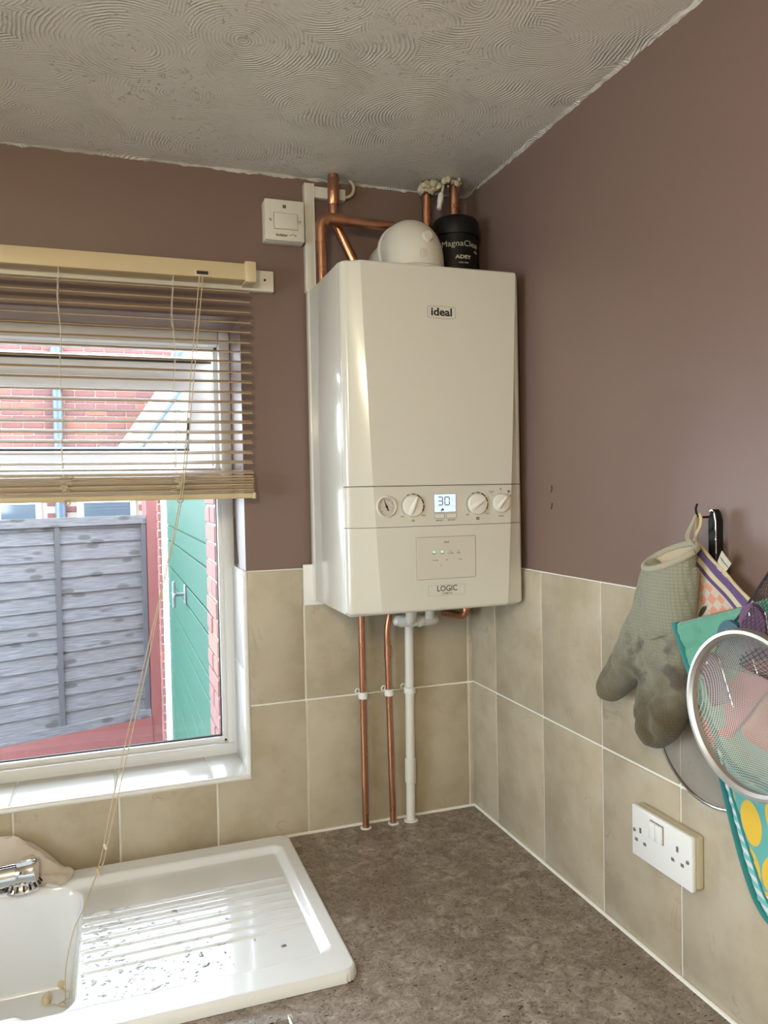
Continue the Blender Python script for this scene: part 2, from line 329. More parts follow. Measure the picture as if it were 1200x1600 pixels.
def tube(bm, pts, r, seg=12, caps=True):
    pts = [Vector(p) for p in pts]; rs = r if isinstance(r, (list, tuple)) else [r] * len(pts)
    d0 = (pts[1] - pts[0]).normalized(); x, y = frame_to(d0); rings = []
    for i, p in enumerate(pts):
        d = (pts[min(i + 1, len(pts) - 1)] - pts[max(i - 1, 0)]).normalized()
        x = (x - d * x.dot(d)).normalized(); y = d.cross(x)
        rings.append([bm.verts.new(p + (x * math.cos(2 * PI * k / seg) + y * math.sin(2 * PI * k / seg)) * rs[i]) for k in range(seg)])
    for a, b in zip(rings, rings[1:]):
        for k in range(seg): bm.faces.new((a[k], a[(k + 1) % seg], b[(k + 1) % seg], b[k]))
    if caps: bm.faces.new(rings[0][::-1]); bm.faces.new(rings[-1])
    return bm
def bend(pts, rad=0.03, n=6):
    """round the corners of a polyline"""
    pts = [Vector(p) for p in pts]; out = [pts[0]]
    for a, b, c in zip(pts, pts[1:], pts[2:]):
        u = (a - b); v = (c - b); k = min(rad, u.length * 0.49, v.length * 0.49); p = b + u.normalized() * k; q = b + v.normalized() * k
        for i in range(n + 1):
            t = i / n; out.append(p * (1 - t) ** 2 + b * 2 * t * (1 - t) + q * t * t)
    return out + [pts[-1]]
def spline(pts, n=8, closed=False):
    pts = [Vector(p) for p in pts]; N = len(pts); out = []
    rng = range(N if closed else N - 1)
    for i in rng:
        g = (lambda k: pts[k % N]) if closed else (lambda k: pts[max(0, min(N - 1, k))])
        p0, p1, p2, p3 = g(i - 1), g(i), g(i + 1), g(i + 2)
        for j in range(n):
            t = j / n; out.append(0.5 * ((2 * p1) + (p2 - p0) * t + (2 * p0 - 5 * p1 + 4 * p2 - p3) * t * t + (3 * p1 - p0 - 3 * p2 + p3) * t ** 3))
    if not closed: out.append(pts[-1])
    return out
def lathe(bm, prof, org, axis=(0, 0, 1), seg=32, caps=True):
    """prof: (radius, height along axis)"""
    a = Vector(axis).normalized(); x, y = frame_to(a); org = Vector(org); rings = []
    for r, h in prof:
        rings.append([bm.verts.new(org + a * h + (x * math.cos(2 * PI * k / seg) + y * math.sin(2 * PI * k / seg)) * max(r, 1e-5)) for k in range(seg)])
    for p, q in zip(rings, rings[1:]):
        for k in range(seg): bm.faces.new((p[k], p[(k + 1) % seg], q[(k + 1) % seg], q[k]))
    if caps: bm.faces.new(rings[0][::-1]); bm.faces.new(rings[-1])
    return bm
def torus(bm, c, axis, R_, r, seg=48, ring=10, arc=(0, 2 * PI)):
    a = Vector(axis).normalized(); x, y = frame_to(a); c = Vector(c); full = abs(arc[1] - arc[0] - 2 * PI) < 1e-6
    n = seg if full else seg + 1
    rings = []
    for i in range(n):
        t = arc[0] + (arc[1] - arc[0]) * i / seg; d = x * math.cos(t) + y * math.sin(t)
        rings.append([bm.verts.new(c + d * R_ + (d * math.cos(2 * PI * k / ring) + a * math.sin(2 * PI * k / ring)) * r) for k in range(ring)])
    for i in range(seg if full else n - 1):
        p, q = rings[i], rings[(i + 1) % n]
        for k in range(ring): bm.faces.new((p[k], p[(k + 1) % ring], q[(k + 1) % ring], q[k]))
    return bm
def text(name, s, size, o, m, parent, align='CENTER', wide=1.0, bold=0.0, ex=0.0002, wrap=None, shear=0.0):
    """lettering in the plane facing -y at point o=(x,y,z) (or wrapped round a cylinder (cx,cy,r,angle))"""
    cu = bpy.data.curves.new(name, 'FONT'); cu.body = s; cu.size = size; cu.align_x = align; cu.align_y = 'CENTER'; cu.extrude = ex; cu.offset = bold; cu.resolution_u = 3; cu.shear = shear
    to = bpy.data.objects.new(name, cu); me = bpy.data.meshes.new_from_object(to); bpy.data.objects.remove(to); bpy.data.curves.remove(cu)
    org = wloc(parent)
    for v in me.vertices:
        x, y, z = v.co.x * wide, v.co.y, v.co.z
        if wrap:
            cx, cy, r, ang = wrap; t = ang + x / r; v.co = Vector((cx + (r + z) * math.cos(t), cy + (r + z) * math.sin(t), o[2] + y)) - org
        else: v.co = Vector((o[0] + x, o[1] - z, o[2] + y)) - org
    me.name = name; me.materials.clear(); me.materials.append(M[m]); return link(name, me, parent)
def inside(poly, x, y):
    c = False; j = len(poly) - 1
    for i in range(len(poly)):
        xi, yi = poly[i]; xj, yj = poly[j]
        if (yi > y) != (yj > y) and x < (xj - xi) * (y - yi) / (yj - yi) + xi: c = not c
        j = i
    return c
def edist(poly, x, y):
    d = 1e9; j = len(poly) - 1
    for i in range(len(poly)):
        ax, ay = poly[j]; bx, by = poly[i]; dx, dy = bx - ax, by - ay; L = dx * dx + dy * dy + 1e-12
        t = max(0, min(1, ((x - ax) * dx + (y - ay) * dy) / L)); d = min(d, math.hypot(x - ax - t * dx, y - ay - t * dy)); j = i
    return d
def smooth_outline(pts, step=0.006, n=6):
    p = spline([(a, b, 0) for a, b in pts], n, True); out = [p[0]]
    for q in p:
        if (q - out[-1]).length >= step * 0.8: out.append(q)
    if (out[0] - out[-1]).length < step * 0.5: out.pop()
    return [(q.x, q.y) for q in out]
def pillow(poly, thick, rad, step, place, uvf=None, relief=None, back=0.35, side=None):
    """soft pad: outline (a,b); place(a,b,h)->world; rounded rim of radius rad, height thick"""
    pts = list(poly); n = len(pts); xs = [p[0] for p in pts]; ys = [p[1] for p in pts]
    inn = []
    x = min(xs)
    while x < max(xs):
        y = min(ys)
        while y < max(ys):
            a, b = x + random.uniform(-.2, .2) * step, y + random.uniform(-.2, .2) * step
            if inside(poly, a, b) and edist(poly, a, b) > step * 0.55: inn.append((a, b))
            y += step
        x += step
    vin = [Vector(p) for p in pts + inn]; edges = [(i, (i + 1) % n) for i in range(n)]
    vo, eo, fo, ov, oe, of = delaunay_2d_cdt(vin, edges, [], 1, 1e-6)
    bm = B(); uv = bm.loops.layers.uv.new('UVMap'); D = [edist(poly, v.x, v.y) for v in vo]; fr = []; bk = []
    for v, d in zip(vo, D):
        q = min(1.0, d / rad); h = thick * math.sqrt(max(0, 1 - (1 - q) ** 2)); rel = relief(v.x, v.y, d) if relief else 0
        fr.append(bm.verts.new(place(v.x, v.y, h + rel)))
        bk.append(fr[-1] if d < 1e-5 else bm.verts.new(place(v.x, v.y, -back * h)))
    src = {}
    for k, v in enumerate(fr): src[v] = k
    for k, v in enumerate(bk): src[v] = k
    for f in fo:
        for L in ([fr[i] for i in f], [bk[i] for i in reversed(f)]):
            try: fc = bm.faces.new(L)
            except ValueError: continue
            for lp in fc.loops:
                p = vo[src[lp.vert]]; lp[uv].uv = uvf(p.x, p.y) if uvf else (p.x, p.y)
    return bm
def prism(bm, poly, place, h0, h1):
    a = [bm.verts.new(place(p[0], p[1], h0)) for p in poly]; b = [bm.verts.new(place(p[0], p[1], h1)) for p in poly]
    n = len(poly)
    for i in range(n): bm.faces.new((a[i], a[(i + 1) % n], b[(i + 1) % n], b[i]))
    bm.faces.new(a[::-1]); bm.faces.new(b); return bm

# ------------------------------------------------------------------ the room (z = 0 is the worktop)
ZF, ZC = -0.91, 1.506           # floor, ceiling
XL, YN = -2.7, -3.3             # far left wall, wall behind the camera
WX0, WX1, WZ0, WZ1 = -2.35, -0.563, 0.148, 1.181   # window opening
TILE_T = 0.6147; ROW = 0.3103; TW = 0.2063
bm = B(); box(bm, (XL - .1, YN - .1, ZF - .1), (0.1, 0.24, ZF)); struct(obj('floor', bm, 'floor'))
# ceiling with a wavy trowelled edge
bm = B(); box(bm, (XL - .1, YN - .1, ZC), (0.1, 0.24, ZC + .1)); ceil_o = struct(obj('ceiling', bm, 'ceiling'))
def ragged(a, b, out):
    bm = B(); a, b = Vector(a), Vector(b); n = int((b - a).length / 0.006); d = (b - a).normalized(); out = Vector(out); prev = None
    for i in range(n + 1):
        p = a + d * (b - a).length * i / n
        w = 0.006 + 0.004 * noise.noise(p * 9) + 0.004 * noise.noise(p * 60); h = 0.003 + 0.003 * noise.noise(p * 25 + Vector((3, 3, 3))) + 0.003 * noise.noise(p * 90)
        h = max(0.0015, h)
        ring = [bm.verts.new(p + Vector((0, 0, 0.002))), bm.verts.new(p + Vector((0, 0, -h))), bm.verts.new(p + out * w * 0.45 + Vector((0, 0, -h * 0.8))), bm.verts.new(p + out * w * 1.6 + Vector((0, 0, 0.0012)))]
        if prev:
            for k in range(3): bm.faces.new((prev[k], prev[k + 1], ring[k + 1], ring[k]))
        prev = ring
    return bm
obj('plaster_edge', ragged((XL, 0.0, ZC), (0, 0.0, ZC), (0, -1, 0)), 'ceiling', ceil_o, True)
obj('plaster_edge', ragged((0, YN, ZC), (0, 0, ZC), (-1, 0, 0)), 'ceiling', ceil_o, True)
bm = B()
box(bm, (WX1, 0, ZF), (0.1, 0.24, ZC)); box(bm, (XL - .1, 0, ZF), (WX0, 0.24, ZC)); box(bm, (WX0, 0, WZ1), (WX1, 0.24, ZC)); box(bm, (WX0, 0, ZF), (WX1, 0.24, WZ0))
wall_back = struct(obj('wall_back', bm, 'paint'))
bm = B(); box(bm, (0, YN - .1, ZF), (0.1, 0, ZC)); wall_right = struct(obj('wall_right', bm, 'paint'))
V0, V1, VZ0, VZ1 = -2.35, -0.95, 0.16, 1.20     # added second window, unseen, in the left wall
bm = B(); box(bm, (XL - .1, YN - .1, ZF), (XL, V0, ZC)); box(bm, (XL - .1, V1, ZF), (XL, 0, ZC)); box(bm, (XL - .1, V0, ZF), (XL, V1, VZ0)); box(bm, (XL - .1, V0, VZ1), (XL, V1, ZC)); struct(obj('wall_left', bm, 'cream'))
bm = B(); box(bm, (XL, YN - .1, ZF), (0, YN, ZC)); struct(obj('wall_front', bm, 'cream'))

# tiles: one mesh per distinct size, one object per tile
GAP, TT = 0.0044, 0.007
tile_cache = {}
def tile_mesh(w, h, m='tile'):
    k = (round(w, 4), round(h, 4), m)
    if k not in tile_cache:
        bm = B(); box(bm, (-w / 2, -TT, -h / 2), (w / 2, 0, h / 2), 0.0016, 2)
        for f in bm.faces: f.smooth = True
        for e in bm.edges:
            if len(e.link_faces) == 2 and e.calc_face_angle(0) > 1.0: e.smooth = False
        me = bpy.data.meshes.new('tile'); bm.to_mesh(me); bm.free(); me.materials.append(M[m]); tile_cache[k] = me
    return tile_cache[k]
def put_tile(parent, c, w, h, rot=(0, 0, 0), m='tile'):
    if w - GAP < 0.008: w = 0.008 + GAP
    o = link('tile', tile_mesh(w - GAP, h - GAP, m), parent, c); o.rotation_euler = rot; return o
gx = -0.4336; xs = [0.0] + [gx + TW * k for k in (2, 1, 0, -1, -2, -3, -4, -5, -6, -7, -8, -9)]
for a, b in zip(xs, xs[1:]):
    for z0, z1 in ((0.0, ROW), (ROW, TILE_T)):
        if b >= WX1 - 1e-4: segs = [(b, a, z0, z1)]
        elif a > WX1: segs = [(max(b, WX1 - 0.0), a, z0, z1), (b, WX1, z0, WZ0 if z0 == 0 else z0)]
        else: segs = [(b, a, z0, min(z1, WZ0))] if z0 == 0 else []
        if z0 == 0 and a > WX1 > b: segs = []; L_TILE = (b, a)
        for q in segs:
            x0, x1, s0, s1 = q
            if s1 - s0 > 0.01: put_tile(wall_back, ((x0 + x1) / 2, -0.001, (s0 + s1) / 2), x1 - x0, s1 - s0)
g_ = GAP / 2; b_, a_ = L_TILE
bm = B(); prism(bm, [(b_ + g_, g_), (a_ - g_, g_), (a_ - g_, ROW - g_), (WX1 + g_, ROW - g_), (WX1 + g_, WZ0 - g_), (b_ + g_, WZ0 - g_)], lambda a, b, h: Vector((a, -h, b)), 0.0, TT + .001)
obj('tile', bm, 'tile', wall_back)
bm = B(); box(bm, (WX1 - 0.0, -0.0052, 0), (0, 0.0, TILE_T)); box(bm, (XL, -0.0052, 0), (WX1, 0, WZ0)); obj('grout', bm, 'grout', wall_back)
ys = [0.0] + [0.13 + TW * k for k in range(7)]
for a, b in zip(ys, ys[1:]):
    for z0, z1 in ((0.0, ROW), (ROW, TILE_T)): put_tile(wall_right, (-0.001, -(a + b) / 2, (z0 + z1) / 2), b - a, z1 - z0, (0, 0, -PI / 2))
bm = B(); box(bm, (-0.0052, YN, 0), (0, 0, TILE_T)); obj('grout', bm, 'grout', wall_right)
# tiled sill and jamb of the reveal
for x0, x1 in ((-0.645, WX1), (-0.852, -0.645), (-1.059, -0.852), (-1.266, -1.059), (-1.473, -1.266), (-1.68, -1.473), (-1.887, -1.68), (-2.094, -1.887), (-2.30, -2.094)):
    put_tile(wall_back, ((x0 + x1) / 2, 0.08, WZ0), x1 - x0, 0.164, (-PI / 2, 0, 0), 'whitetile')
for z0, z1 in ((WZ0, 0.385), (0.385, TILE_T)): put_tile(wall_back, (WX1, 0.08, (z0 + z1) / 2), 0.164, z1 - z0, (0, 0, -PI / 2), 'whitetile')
bm = B(); box(bm, (WX0, 0.0, WZ0), (WX1, 0.16, WZ0 + 0.005)); box(bm, (WX1 - 0.005, 0, WZ0), (WX1, 0.16, TILE_T)); obj('grout', bm, 'grout', wall_back)
bm = B(); tube(bm, [(WX0, -0.004, WZ0 + 0.003), (WX1 - 0.002, -0.004, WZ0 + 0.003)], 0.0065, 12); struct(obj('trim_1', bm, 'trim', None, True))
bm = B(); tube(bm, [(WX1 - 0.003, -0.003, WZ0 - 0.002), (WX1 - 0.003, -0.003, TILE_T)], 0.006, 12); struct(obj('trim_2', bm, 'trim', None, True))
# bead of sealant along the worktop
bm = B(); tube(bm, [(-1.6, -0.009, 0.001), (0, -0.009, 0.001)], 0.004, 8); tube(bm, [(-0.009, 0, 0.001), (-0.009, -1.6, 0.001)], 0.004, 8); struct(obj('trim_3', bm, 'grout', None, True))

# small scuffs in the paint beside the boiler
bm = B(); tube(bm, [(-0.0005, -0.372, 0.792), (-0.0005, -0.374, 0.786), (-0.0005, -0.3705, 0.779)], 0.0012, 5); tube(bm, [(-0.0005, -0.374, 0.757), (-0.0005, -0.372, 0.750), (-0.0005, -0.3695, 0.745)], 0.0012, 5)
M['scuff'] = mat('scuffed_plaster', (0.07, 0.04, 0.028), 0.9); obj('scuff_marks', bm, 'scuff', wall_right, kind='stuff')
# ------------------------------------------------------------------ window
win = struct(thing('window_1', (-1.15, 0.19, WZ0), 'white window', 'window')); del win['category']; del win['label']
FY0, FY1 = 0.160, 0.225
def bar(name, a, b, m='upvc', parent=win, bev=0.004): return obj(name, box(B(), a, b, bev), m, parent, True)
bar('frame_jamb', (-0.590, FY0, WZ0), (WX1, FY1, WZ1)); bar('frame_jamb', (WX0, FY0, WZ0), (WX0 + .03, FY1, WZ1))
bar('frame_head', (WX0, FY0, 1.148), (-0.590, FY1, WZ1)); bar('frame_sill', (WX0, FY0 - .006, WZ0 + .004), (WX1 - .002, FY1 - .001, 0.181))
bar('transom', (WX0, FY0 + .004, 0.792), (-0.588, FY1, 0.853))
# glazing beads of the fixed lower pane, gasket, glass
def beads(x0, x1, z0, z1, yf, yb, w, parent, nm):
    for a, b in (((x0, z0), (x1, z0 + w)), ((x0, z1 - w), (x1, z1)), ((x0, z0), (x0 + w, z1)), ((x1 - w, z0), (x1, z1))):
        obj(nm, box(B(), (a[0], yf, a[1]), (b[0], yb, b[1]), min(0.004, w * .4)), 'upvc' if nm == 'glazing_bead' else 'gasket', parent, True)
beads(WX0 + .03, -0.588, 0.179, 0.794, 0.172, 0.2, 0.013, win, 'glazing_bead')
beads(WX0 + .04, -0.598, 0.189, 0.784, 0.186, 0.196, 0.0055, win, 'gasket')
obj('pane', box(B(), (WX0 + .04, 0.192, 0.19), (-0.600, 0.193, 0.783)), 'glass', win)
# second step of the jamb profile
bar('frame_stop', (-0.601, 0.190, 0.85), (-0.588, FY1 - .004, 1.15), bev=0.003); bar('frame_stop', (WX0, 0.190, 1.139), (-0.588, FY1 - .004, 1.15), bev=0.003)
# top-hung sash standing open, dropped on its stays
TH = math.radians(19.5); ST = Vector((0, 0.235, 1.124)); sdn = Vector((0, math.sin(TH), -math.cos(TH))); snr = Vector((0, -math.cos(TH), -math.sin(TH)))
sash = bpy.data.objects.new('opening_sash', None); COL.objects.link(sash); sash.parent = win; sash.location = Vector((-1.15, 0.235, 1.124)) - win.location
def sb(name, x0, x1, d0, d1, n0, n1, m='upvc', bev=0.003):
    bm = box(B(), (x0, d0, n0), (x1, d1, n1), bev)
    for v in bm.verts: v.co = Vector((v.co.x, 0, 0)) + ST + sdn * v.co.y + snr * v.co.z
    return obj(name, bm, m, sash, True)
SX0, SX1, SH = -1.36, -0.590, 0.286
bar('mullion', (-1.42, FY0 + .004, 0.85), (-1.365, FY1, 1.15)); obj('pane', box(B(), (WX0 + .03, 0.192, 0.855), (-1.415, 0.193, 1.145)), 'glass', win)
bar('mullion', (-1.42, FY0 + .006, 0.18), (-1.365, FY1, 0.80))
sb('rail', SX0, SX1, 0.004, 0.078, -0.03, 0.0); sb('rail', SX0, SX1, 0.050, 0.078, -0.03, 0.008); sb('rail', SX0, SX1, SH - .052, SH, -0.03, 0.0)
sb('stile', SX1 - .062, SX1, 0.05, SH, -0.03, -.0005); sb('stile', SX0, SX0 + .062, 0.05, SH, -0.03, -.0005)
sb('seal', SX0, SX1 - .004, 0.0, 0.009, -0.034, 0.004, 'gasket', 0.002); sb('seal', SX1 - .003, SX1 + .003, 0.06, SH - .03, -0.02, -0.004, 'gasket', 0.001)
sb('seal', SX0 + .06, SX1 - .060, SH - .056, SH - .051, -0.02, 0.001, 'gasket', 0.001); sb('seal', SX1 - .066, SX1 - .061, 0.15, SH - .052, -0.02, 0.001, 'gasket', 0.001)
sb('pane', SX0 + .06, SX1 - .06, 0.07, SH - .05, -0.016, -0.015, 'glass', 0)
# second window, left wall, out of frame, added for daylight from the left
w2 = struct(thing('added_window', (XL - .05, (V0 + V1) / 2, VZ0), 'x', 'x')); del w2['category']; del w2['label']
for a, b in (((V0, VZ0), (V1, VZ0 + .05)), ((V0, VZ1 - .05), (V1, VZ1)), ((V0, VZ0 + .05), (V0 + .05, VZ1 - .05)), ((V1 - .05, VZ0 + .05), (V1, VZ1 - .05)), (((V0 + V1) / 2 - .03, VZ0 + .05), ((V0 + V1) / 2 + .03, VZ1 - .05))):
    obj('frame_bar', box(B(), (XL - .08, a[0], a[1]), (XL - .02, b[0], b[1]), 0.004), 'upvc', w2, True)
obj('pane', box(B(), (XL - .051, V0 + .04, VZ0 + .04), (XL - .05, V1 - .04, VZ1 - .04)), 'glass', w2)
# flaked paint and bare plaster at the jamb beside the frame
ch = smooth_outline([(0.105, 0.622), (0.150, 0.620), (0.158, 0.65), (0.158, 0.69), (0.158, 0.73), (0.140, 0.728), (0.128, 0.69), (0.118, 0.655)], 0.004, 4)
m_ = mat('bare_plaster', (0.10, 0.065, 0.045), 0.9); M['chip'] = m_
obj('chipped_plaster', pillow(ch, 0.0022, 0.006, 0.006, lambda a, b, h: Vector((WX1 - h - .0005, a, b))), 'chip', wall_back, True)

# ------------------------------------------------------------------ worktop, cabinets
bm = B(); pr = [(-2.6, 0), (0, 0), (0, -2.6), (-0.612, -2.6), (-0.612, -0.612), (-2.6, -0.612)]
prism(bm, pr, lambda a, b, h: Vector((a, b, h)), -0.038, 0.0)
# cut-out for the bowl is bounded by the sink, so the top is built from strips around it
bm.free(); bm = B()
for a, b in (((-0.95 + .04, -0.612), (-0.0, 0.0)), ((-0.612, -2.6), (0.0, -0.612)), ((-2.6, -0.612), (-0.91, -0.50)), ((-2.6, -0.06), (-0.91, 0.0)), ((-2.6, -0.50), (-1.42, -0.06))):
    box(bm, (a[0], a[1], -0.038), (b[0], b[1], 0.0))
bmesh.ops.remove_doubles(bm, verts=bm.verts, dist=1e-5)
wt = tag(obj('worktop', bm, 'worktop'), 'brown speckled laminate kitchen worktop running into the tiled corner', 'worktop')
obj('joint_strip', box(B(), (-0.6165, -0.66, -0.036), (-0.6085, -0.604, 0.0022), 0.002), 'chrome', wt, True)
def cabinet(x0, x1, y0, y1, label, face):
    c = thing('base_cabinet', ((x0 + x1) / 2, (y0 + y1) / 2, ZF), label, 'cabinet', 'base cabinets under the worktop')
    obj('body', box(B(), (x0, y0, ZF), (x1, y1, -0.040), 0.001), 'cabinet', c)
    if face == 'y': d = obj('door', box(B(), (x0 + .003, y0 - .02, ZF + .14), (x1 - .003, y0 - .001, -0.055), 0.003), 'cabinet', c); obj('handle', box(B(), ((x0 + x1) / 2 - .06, y0 - .045, -0.12), ((x0 + x1) / 2 + .06, y0 - .02, -0.108), 0.004), 'chrome', d, True)
    else: d = obj('door', box(B(), (x0 - .02, y0 + .003, ZF + .14), (x0 - .001, y1 - .003, -0.055), 0.003), 'cabinet', c); obj('handle', box(B(), (x0 - .045, (y0 + y1) / 2 - .06, -0.12), (x0 - .02, (y0 + y1) / 2 + .06, -0.108), 0.004), 'chrome', d, True)
cabinet(-0.88, -0.02, -0.58, -0.02, 'cream base cabinet under the corner worktop below the boiler', 'y')
cabinet(-0.58, -0.02, -1.30, -0.64, 'cream base cabinet under the worktop below the double socket', 'x')
cabinet(-0.58, -0.02, -1.96, -1.30, 'cream base cabinet nearest the camera under the right worktop', 'x')

# ------------------------------------------------------------------ sink: ridged drainer and bowl in one casting
SKX0, SKX1, SKY0, SKY1, RIM = -1.46, -0.487, -0.566, -0.032, 0.020
def rr(x, y, x0, x1, y0, y1, r):
    cx, cy = (x0 + x1) / 2, (y0 + y1) / 2; qx = abs(x - cx) - (x1 - x0) / 2 + r; qy = abs(y - cy) - (y1 - y0) / 2 + r
    return math.hypot(max(qx, 0), max(qy, 0)) + min(max(qx, qy), 0) - r
def sst(a, b, t): t = max(0, min(1, (t - a) / (b - a))); return t * t * (3 - 2 * t)
RIDGES = [-0.205, -0.236, -0.266, -0.297, -0.328, -0.359, -0.390]
def sink_z(x, y):
    d = rr(x, y, SKX0 + .006, SKX1 - .006, SKY0 + .006, SKY1 - .006, 0.02)
    z = RIM if d < 0 else RIM - 0.02 * (1 - math.sqrt(max(0, 1 - (d / 0.0065) ** 2))) if d < 0.0065 else 0.0
    dd = rr(x, y, -1.0, SKX1 - .030, SKY0 + .062, SKY1 - .050, 0.022)     # drainer recess
    z -= 0.011 * sst(0.004, -0.016, dd) + 0.004 * sst(-0.5, -0.95, x) * sst(0.0, -0.03, dd)
    if dd < -0.01:
        f = sst(-0.01, -0.03, dd) * sst(-0.925, -0.90, x) * sst(-0.520, -0.545, x)
        for i, ry in enumerate(RIDGES): z += 0.0026 * f * math.exp(-((y - ry) / 0.0042) ** 2)
    db = rr(x, y, -1.40, -0.920, -0.487, -0.092, 0.045)                    # bowl
    if db < 0.006:
        z = z + (-0.172 - z) * sst(0.004, -0.030, db) - 0.006 * sst(-0.03, -0.2, db)
    return z
bm = B(); xs_ = []; x = SKX0
def axis(a, b, fine, lo, hi):
    out = []; x = a
    while x < b - 1e-6:
        out.append(x); x += lo if any(f0 <= x <= f1 for f0, f1 in fine) else hi
    return out + [b]
xs_ = axis(SKX0, SKX1, [(-0.965, -0.90), (SKX1 - .06, SKX1 + 1), (SKX0 - 1, SKX0 + .03)], 0.0022, 0.007)
ys_ = axis(SKY0, SKY1, [(SKY0 - 1, SKY0 + .12), (-0.42, -0.19), (-0.13, 0)], 0.0022, 0.006)
gv = [[bm.verts.new((x, y, sink_z(x, y))) for y in ys_] for x in xs_]
def sk_d(v): return rr(v.co.x, v.co.y, SKX0 + .006, SKX1 - .006, SKY0 + .006, SKY1 - .006, 0.02)
for i in range(len(xs_) - 1):
    for j in range(len(ys_) - 1):
        q = (gv[i][j], gv[i + 1][j], gv[i + 1][j + 1], gv[i][j + 1])
        if max(sk_d(v) for v in q) < 0.0066: bm.faces.new(q)
bmesh.ops.delete(bm, geom=[v for v in bm.verts if not v.link_faces], context='VERTS')
be = [e for e in bm.edges if len(e.link_faces) == 1]
ex = bmesh.ops.extrude_edge_only(bm, edges=be)
for v in ex['geom']:
    if isinstance(v, bmesh.types.BMVert): v.co.z = 0.0010
sink = tag(obj('sink', bm, 'sink', None, True, auto=2.5, base=(-0.97, -0.3, 0)), 'white ceramic sink with ridged drainer set into the worktop', 'sink')
obj('edge_seal', box(B(), (SKX0 + .006, SKY0 + .0012, 0.0), (SKX1 - .012, SKY0 + .004, 0.0012)), 'gasket', sink)
# water lying on the drainer
bm = B(); rd = random.Random(3)
for k in range(520):
    if k < 420: x = -0.92 + abs(rd.gauss(0, 0.13)); y = rd.uniform(-0.50, -0.2)
    else: x = -0.91 + rd.uniform(0, 0.24); y = rd.uniform(-0.50, -0.36)
    if x > -0.54 or x < -0.912: continue
    r = rd.uniform(0.0010, 0.0034) * (1.6 if rd.random() < 0.12 else 1); e = rd.uniform(0.8, 1.9); t0 = rd.uniform(0, PI); z = sink_z(x, y) - 0.0002
    rings = []
    for fr_, hh in ((1.0, 0.0), (0.8, 0.45), (0.45, 0.85)):
        rings.append([bm.verts.new((x + r * fr_ * (e * math.cos(a) * math.cos(t0) - math.sin(a) * math.sin(t0)), y + r * fr_ * (e * math.cos(a) * math.sin(t0) + math.sin(a) * math.cos(t0)), z + hh * r * 0.16)) for a in [2 * PI * q / 9 for q in range(9)]])
    for p, q in zip(rings, rings[1:]):
        for i in range(9): bm.faces.new((p[i], p[(i + 1) % 9], q[(i + 1) % 9], q[i]))
    bm.faces.new(rings[-1])
w = obj('water_droplets', bm, 'water', None, True, kind='stuff'); tag(w, 'water droplets scattered over the white drainer', 'water')

# ------------------------------------------------------------------ tap and dishcloth
tap = thing('mixer_tap', (-1.035, -0.075, RIM), 'chrome mixer tap on the back rim of the sink', 'tap')
bm = B(); lathe(bm, [(0.034, 0), (0.036, 0.003), (0.036, 0.006), (0.030, 0.016), (0.024, 0.022)], (-1.030, -0.078, RIM), seg=36); obj('base_ring', bm, 'chrome', tap, True)
bm = B()
for k in range(18):
    a = 2 * PI * k / 18; c, s = math.cos(a), math.sin(a); box_c = Vector((-1.030 + c * 0.0325, -0.078 + s * 0.0325, RIM + 0.0125))
    mt = Matrix.Translation(box_c) @ Matrix.Rotation(a, 4, 'Z') @ Matrix.Rotation(0.9, 4, 'Y') @ Matrix.Diagonal((0.011, 0.0035, 0.002, 1)); bmesh.ops.create_cube(bm, size=1, matrix=mt)
obj('grip_slots', bm, 'gasket', tap)
ax = Vector((0.985, -0.10, 0.10)).normalized(); e0 = Vector((-1.002, -0.100, 0.062))
bm = B(); lathe(bm, [(0.020, -0.20), (0.021, -0.19), (0.021, -0.036), (0.0205, -0.0345), (0.0205, -0.0335), (0.0215, -0.032), (0.0225, -0.004), (0.021, 0.0), (0.0, 0.0)], e0, ax, 36, caps=False); obj('body', bm, 'chrome', tap, True)
bm = B(); lv = [(-0.034, 0.012), (-0.028, 0.020), (-0.004, 0.022), (-0.001, 0.016), (-0.002, 0.010), (-0.03, 0.008)]
sx_, sy_ = frame_to(ax); upv = Vector((0, 0, 1)); upv = (upv - ax * upv.dot(ax)).normalized(); sdv = ax.cross(upv)
prism(bm, lv, lambda a, b, h: e0 + ax * a + upv * (b + 0.006) + sdv * h, -0.013, 0.013); bmesh.ops.bevel(bm, geom=list(bm.edges), offset=0.002, segments=2, affect='EDGES'); obj('lever', bm, 'chrome', tap, True)
bm = B(); tube(bm, [(-1.15, -0.078, 0.02), (-1.15, -0.078, 0.055)], 0.02, 20); obj('inlet', bm, 'chrome', tap, True)
co = smooth_outline([(-1.16, -0.055), (-1.10, -0.020), (-1.05, -0.014), (-1.0, -0.016), (-0.955, -0.026), (-0.937, -0.052), (-0.950, -0.094), (-0.972, -0.106), (-0.990, -0.094), (-1.004, -0.072), (-1.05, -0.070), (-1.10, -0.074), (-1.15, -0.080)], 0.008, 5)
def cz(a, b, h):
    hill = 0.070 * sst(-0.945, -1.05, a) * sst(-0.074, -0.028, b)
    fold = 0.0085 * math.sin(a * 40 + b * 210 + 2.0 * noise.noise(Vector((a * 14, b * 14, 0)))) * sst(-0.935, -1.0, a) + 0.005 * noise.noise(Vector((a * 38, b * 38, 4)))
    return Vector((a, b, RIM + 0.004 + hill + h + max(fold, -0.003)))
tag(obj('dishcloth', pillow(co, 0.007, 0.010, 0.006, cz, back=0.2), 'towel', None, True, base=(-1.02, -0.05, RIM)), 'crumpled cream dishcloth draped behind the chrome tap', 'cloth')

